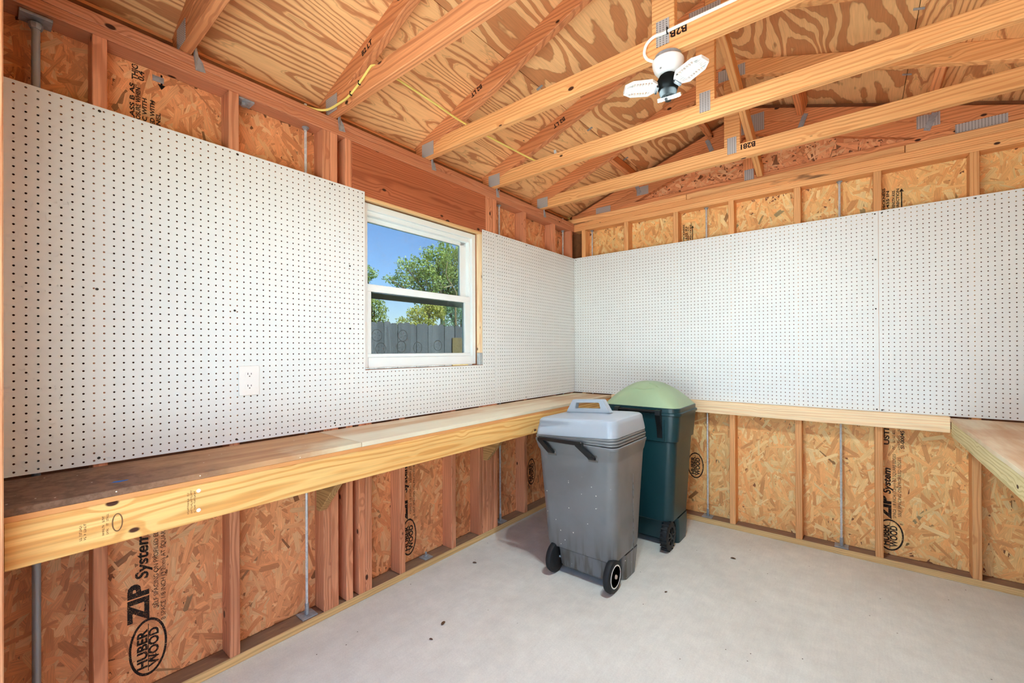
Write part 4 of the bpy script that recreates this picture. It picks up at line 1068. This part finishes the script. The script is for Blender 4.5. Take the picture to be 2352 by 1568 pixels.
# pull handle: bar with two bent arms
def pull_handle(parent, xa, xb, xbar0, xbar1, y_face, z_top, z_bot, out):
    def strip(path, wx, wy, name):
        V = []; Fc = []
        for (x, y, z) in path:
            q = len(V); V += [(x - wx, y - wy, z), (x + wx, y - wy, z), (x + wx, y + wy, z), (x - wx, y + wy, z)]
            if q: Fc += [(q - 4, q - 3, q + 1, q), (q - 3, q - 2, q + 2, q + 1), (q - 2, q - 1, q + 3, q + 2), (q - 1, q - 4, q, q + 3)]
        Fc += [(0, 3, 2, 1), (len(V) - 4, len(V) - 3, len(V) - 2, len(V) - 1)]
        return mesh_obj(name, V, Fc, M_BLACK, parent)
    for xb0, xt in ((xa, xbar0), (xb, xbar1)):
        strip([(xb0, y_face - .006, z_bot), (xb0, y_face - .020, z_bot + .012), (xt, y_face - out, z_top - .012), (xt, y_face - out, z_top + .006)], .020, .012, 'handle_arm')
        box('handle_socket', xb0 - .028, xb0 + .028, y_face - .005, y_face + .004, z_bot - .016, z_bot + .055, M_GREY if parent is gb else M_GREEN, parent, 'z', .002)
    box('handle_bar', xbar0 - .017, xbar1 + .017, y_face - out - .011, y_face - out + .011, z_top - .010, z_top + .012, M_BLACK, parent, 'x', .004)
pull_handle(gb, .632, .897, .588, .838, -1.333, .795, .712, .046)

# ---- green bin
nb = thing('wheeled_bin', 'dark green wheeled rubbish bin with a pale green domed lid', 'bin', (.87, -.46, 0), 'wheeled bins in the corner')
gr = lambda z, x0, x1, y0, y1, r: gring(z, x0, x1, y0, y1, r)
gnb = [gr(.175, .665, 1.070, -.612, -.280, .05), gr(.185, .655, 1.080, -.622, -.270, .055), gr(.45, .643, 1.095, -.632, -.258, .055), gr(.705, .632, 1.110, -.640, -.248, .055), gr(.712, .622, 1.122, -.652, -.238, .058),
       gr(.86, .612, 1.136, -.662, -.228, .06), gr(.878, .612, 1.136, -.662, -.228, .06), gr(.882, .604, 1.145, -.670, -.220, .062), gr(.896, .604, 1.145, -.670, -.220, .062), gr(.900, .612, 1.136, -.662, -.228, .06), gr(.925, .612, 1.136, -.662, -.228, .06), gr(.928, .616, 1.132, -.658, -.232, .058)]
nbody = loft('body', gnb, M_GREEN, nb, True, True, 28)
loft('foot', [gr(.001, .70, 1.078, -.478, -.30, .03), gr(.10, .70, 1.082, -.490, -.285, .03), gr(.174, .69, 1.080, -.505, -.28, .03)], M_GREEN, nb)
loft('axle_housing', [gr(.05, .72, 1.02, -.58, -.480, .02), gr(.174, .70, 1.022, -.60, -.480, .02)], M_GREEN, nb)
wheel(nb, 1.028, 1.074, -.605, .094, False, True); wheel(nb, .712, .666, -.605, .094, False, True)
box('side_rib', 1.045, 1.051, -.668, -.660, .715, .855, M_GREEN, nbody, 'z', .001)
# domed lid with a swoop pressed in
def dome():
    R = []; cx, cyy = .874, -.445
    for t in [i / 12 for i in range(13)]:
        k = 1 - t if t < 1 else .02
        z = .9285 + .158 * (1 - k ** 2.5)
        hx, hy = .258 * max(k, .02), .213 * max(k, .02); R.append(ring3(z, cx, cyy, hx, hy, min(hx, hy) * min(.98, .30 + 1.4 * t), 8))
    return R
dl = loft('domed_lid', dome(), M_GREENLID, nb, True, True, 60)
def dome_pt(u, v, lift=.002):
    """point on the dome above plan position"""
    cx, cyy = .874, -.445; best = .9285
    e = max(abs(u - cx) / .258, abs(v - cyy) / .213, math.hypot((u - cx) / .258, (v - cyy) / .213) * .97)
    e = min(e, 1.0); return Vector((u, v, .9285 + .158 * (1 - e ** 2.5) + lift))
tube('lid_ridge', [dome_pt(.874 + .13 * math.cos(a), -.50 + .08 * math.sin(a)) for a in [math.radians(200 + 140 * i / 14) for i in range(15)]][::-1], .004, M_GREENLID, dl, 6)
tube('lid_ridge', [dome_pt(.90 + .20 * i / 10, -.52 - .10 * (i / 10) ** 1.5) for i in range(11)], .0035, M_GREENLID, dl, 6)
tube('handle_bar', [(.72, -.686, .905), (1.035, -.686, .905)], .011, M_BLACK, nb, 10)
for x in (.735, 1.02):
    V = []
    prism_pts = [(-.662, .92), (-.700, .915), (-.704, .885), (-.672, .80), (-.662, .735), (-.655, .735), (-.655, .90)]
    mesh_obj('handle_arm', [(x - .016, y, z) for y, z in prism_pts] + [(x + .016, y, z) for y, z in prism_pts],
             [tuple(range(7)), tuple(range(13, 6, -1))] + [((i + 1) % 7, i, i + 7, (i + 1) % 7 + 7) for i in range(7)], M_BLACK, nb)

# ================================================================== OUTSIDE: fence, trees
fn = thing('picket_fence', 'weathered grey dog-eared plank fence seen through the window', 'fence', (-4.42, 2.0, -.12), None)
def picket_mesh(h):
    w2, t = .0685, .009
    o = [(-w2, 0), (w2, 0), (w2, h - .035), (w2 - .03, h), (-w2 + .03, h), (-w2, h - .035)]
    V = [(z, y, -t) for y, z in o] + [(z, y, t) for y, z in o]
    me = bpy.data.meshes.new('picket'); me.from_pydata(V, [], [tuple(range(6)), tuple(range(11, 5, -1))] + [((i + 1) % 6, i, i + 6, (i + 1) % 6 + 6) for i in range(6)])
    me.materials.append(M_FENCE); return me
pms = [picket_mesh(1.93 + d) for d in (0, .012, -.012)]
for k in range(64):
    y = -1.6 + .1405 * k
    # local X is the picket's length: stand it upright, face toward the shed
    M = Matrix.Translation((-4.40 + rng.uniform(-.004, .004), y, -.12)) @ Matrix(((0, 0, 1, 0), (0, 1, 0, 0), (1, 0, 0, 0), (0, 0, 0, 1))) @ Matrix.Rotation(rng.uniform(-.006, .006), 4, 'Z')
    link('picket', pms[k % 3], fn, M)
for z in (.25, 1.0, 1.6): box('fence_rail', -4.455, -4.415, -1.6, 7.3, z - .045, z + .045, M_FENCE, fn, 'y')
bp = box('brown_board', -4.385, -4.365, 2.60, 3.05, .45, 1.565, wood('brown_board_wood', (122, 98, 58), (84, 62, 34), knots=.5), None, 'z')
tag(bp, 'brown board standing against the grey fence outside', 'board')

def tree(label, base, h, blobs, nleaf, mat, leaf, seed, group='trees behind the fence'):
    r = np.random.RandomState(seed)
    t = thing('tree', label, 'tree', base, group)
    bx, by, bz = base
    tube('trunk', [(bx, by, bz), (bx + .05, by, bz + h * .3), (bx - .03, by + .05, bz + h * .55)], [.11, .09, .06], M_BARK, t, 8)
    V = []; Fc = []; C = []
    tot = sum(b[3] ** 3 for b in blobs)
    for (x, y, z, R_) in blobs:
        tube('branch', [(bx - .03, by + .05, bz + h * .5), ((bx + x) / 2, (by + y) / 2, (bz + h * .5 + z) / 2 + .1), (x, y, z)], [.045, .03, .01], M_BARK, t, 5)
        n = int(nleaf * R_ ** 3 / tot)
        for i in range(n):
            d = r.normal(size=3); d /= np.linalg.norm(d); rad = R_ * r.uniform(.25, 1.0) ** .5 * (1 + .22 * math.sin(d[0] * 7 + d[1] * 5 + x * 3))
            p = np.array((x, y, z)) + d * rad * np.array((1, 1, .85))
            a = r.normal(size=3); a /= np.linalg.norm(a); b_ = np.cross(a, r.normal(size=3)); b_ /= np.linalg.norm(b_)
            s = leaf * r.uniform(.6, 1.3); k = len(V)
            V += [tuple(p - a * s), tuple(p + b_ * s * .45), tuple(p + a * s), tuple(p - b_ * s * .45)]
            Fc.append((k, k + 1, k + 2, k + 3)); q = r.rand(); C.append((q, q, q, 1))
    me = bpy.data.meshes.new('leaves'); me.from_pydata(V, [], Fc); me.update(); me.materials.append(mat)
    at = me.attributes.new('tone', 'FLOAT_COLOR', 'FACE'); at.data.foreach_set('color', np.array(C, dtype=np.float32).ravel())
    o = link('leaves', me, t); o['kind'] = 'stuff'
    return t
tree('tall leafy tree reaching highest in the upper window pane', (-6.9, 4.6, -.12), 4.6,
     [(-6.9, 5.1, 3.85, .50), (-6.7, 4.27, 3.81, .36), (-6.8, 3.76, 3.45, .38), (-6.7, 3.14, 3.46, .20), (-6.9, 3.29, 3.07, .32), (-6.8, 4.05, 3.09, .46), (-6.9, 5.09, 3.1, .55), (-6.7, 2.73, 3.03, .15), (-6.8, 4.59, 4.2, .20), (-6.7, 3.82, 3.87, .16), (-6.8, 5.44, 4.14, .42), (-6.8, 4.6, 3.45, .4), (-6.9, 4.32, 2.67, .30), (-6.9, 5.05, 2.72, .36), (-6.8, 3.7, 2.72, .24)], 15500, M_LEAF, .036, 21)
tree('yellow-green bush just behind the middle of the fence', (-5.6, 2.95, -.12), 2.0,
     [(-5.7, 2.8, 2.12, .24), (-5.6, 3.22, 2.22, .26), (-5.6, 2.3, 1.90, .16), (-5.5, 2.94, 1.90, .20), (-5.6, 2.6, 1.8, .2), (-5.6, 3.05, 2.32, .2)], 4200, M_LEAF2, .027, 22)
tree('green tree with gaps of sky low behind the fence', (-6.5, 2.15, -.12), 2.7,
     [(-6.4, 1.97, 3.02, .20), (-6.4, 2.15, 2.34, .20), (-6.5, 2.42, 2.24, .14), (-6.4, 2.25, 2.02, .20), (-6.5, 1.7, 2.15, .25), (-6.6, 1.55, 2.75, .22), (-6.5, 2.12, 2.66, .10)], 3400, M_LEAF, .028, 23)
tree('bluish green tree behind the far end of the fence', (-5.6, 4.0, -.12), 2.2,
     [(-5.7, 3.87, 2.25, .27), (-5.6, 4.2, 2.12, .28), (-5.6, 3.62, 1.95, .18), (-5.6, 4.6, 2.2, .3), (-5.7, 3.75, 2.42, .2), (-5.7, 4.2, 2.5, .24)], 4200, M_LEAF3, .028, 24)
dwm = plain('dead_wood', (150, 122, 78), .8)
tw = thing('dead_branch', 'bare forked dry branch in front of the tall tree outside the window', 'branch', (-4.75, 3.1, -.12))
tube('stem', [(-4.75, 3.1, -.12), (-4.7, 3.0, 2.2), (-4.65, 2.98, 2.54), (-4.65, 2.855, 2.687), (-4.65, 2.732, 2.809), (-4.65, 2.684, 2.939), (-4.65, 2.734, 3.174)], [.028, .022, .018, .016, .013, .010, .006], dwm, tw, 6)
tube('fork', [(-4.65, 2.86, 2.68), (-4.66, 2.634, 2.616), (-4.66, 2.538, 2.677)], [.014, .010, .006], dwm, tw, 6)

# ================================================================== SMALL DEBRIS
def dry_leaf(x, y, s, a):
    V = []; n = 8
    for i in range(n):
        t = 2 * math.pi * i / n; V.append((s * math.cos(t), s * .5 * math.sin(t) * (1 + .3 * math.cos(3 * t)), .002 + .25 * s * abs(math.sin(t))))
    V.append((0, 0, .0015))
    return mesh_obj('dry_leaf', V, [(i, (i + 1) % n, 8) for i in range(n)], M_LEAFDRY, None, Matrix.Translation((x, y, .0005)) @ Matrix.Rotation(a, 4, 'Z'))
for x, y, s, a, lab in ((.181, -1.517, .014, .4, 'dry brown leaf lying by the window wall plate'), (.469, -2.033, .016, 1.9, 'curled dry leaf on the open concrete, lengthwise'),
                        (.511, -2.145, .010, .2, 'tiny dry leaf on the concrete near the workbench'), (1.411, -.477, .016, .1, 'dry leaf scrap on the floor past the green bin'),
                        (1.211, -1.107, .009, 1.0, 'small dark leaf scrap beside the grey bin')):
    tag(dry_leaf(x, y, s, a), lab, 'leaf', 'dry leaf scraps on the concrete')
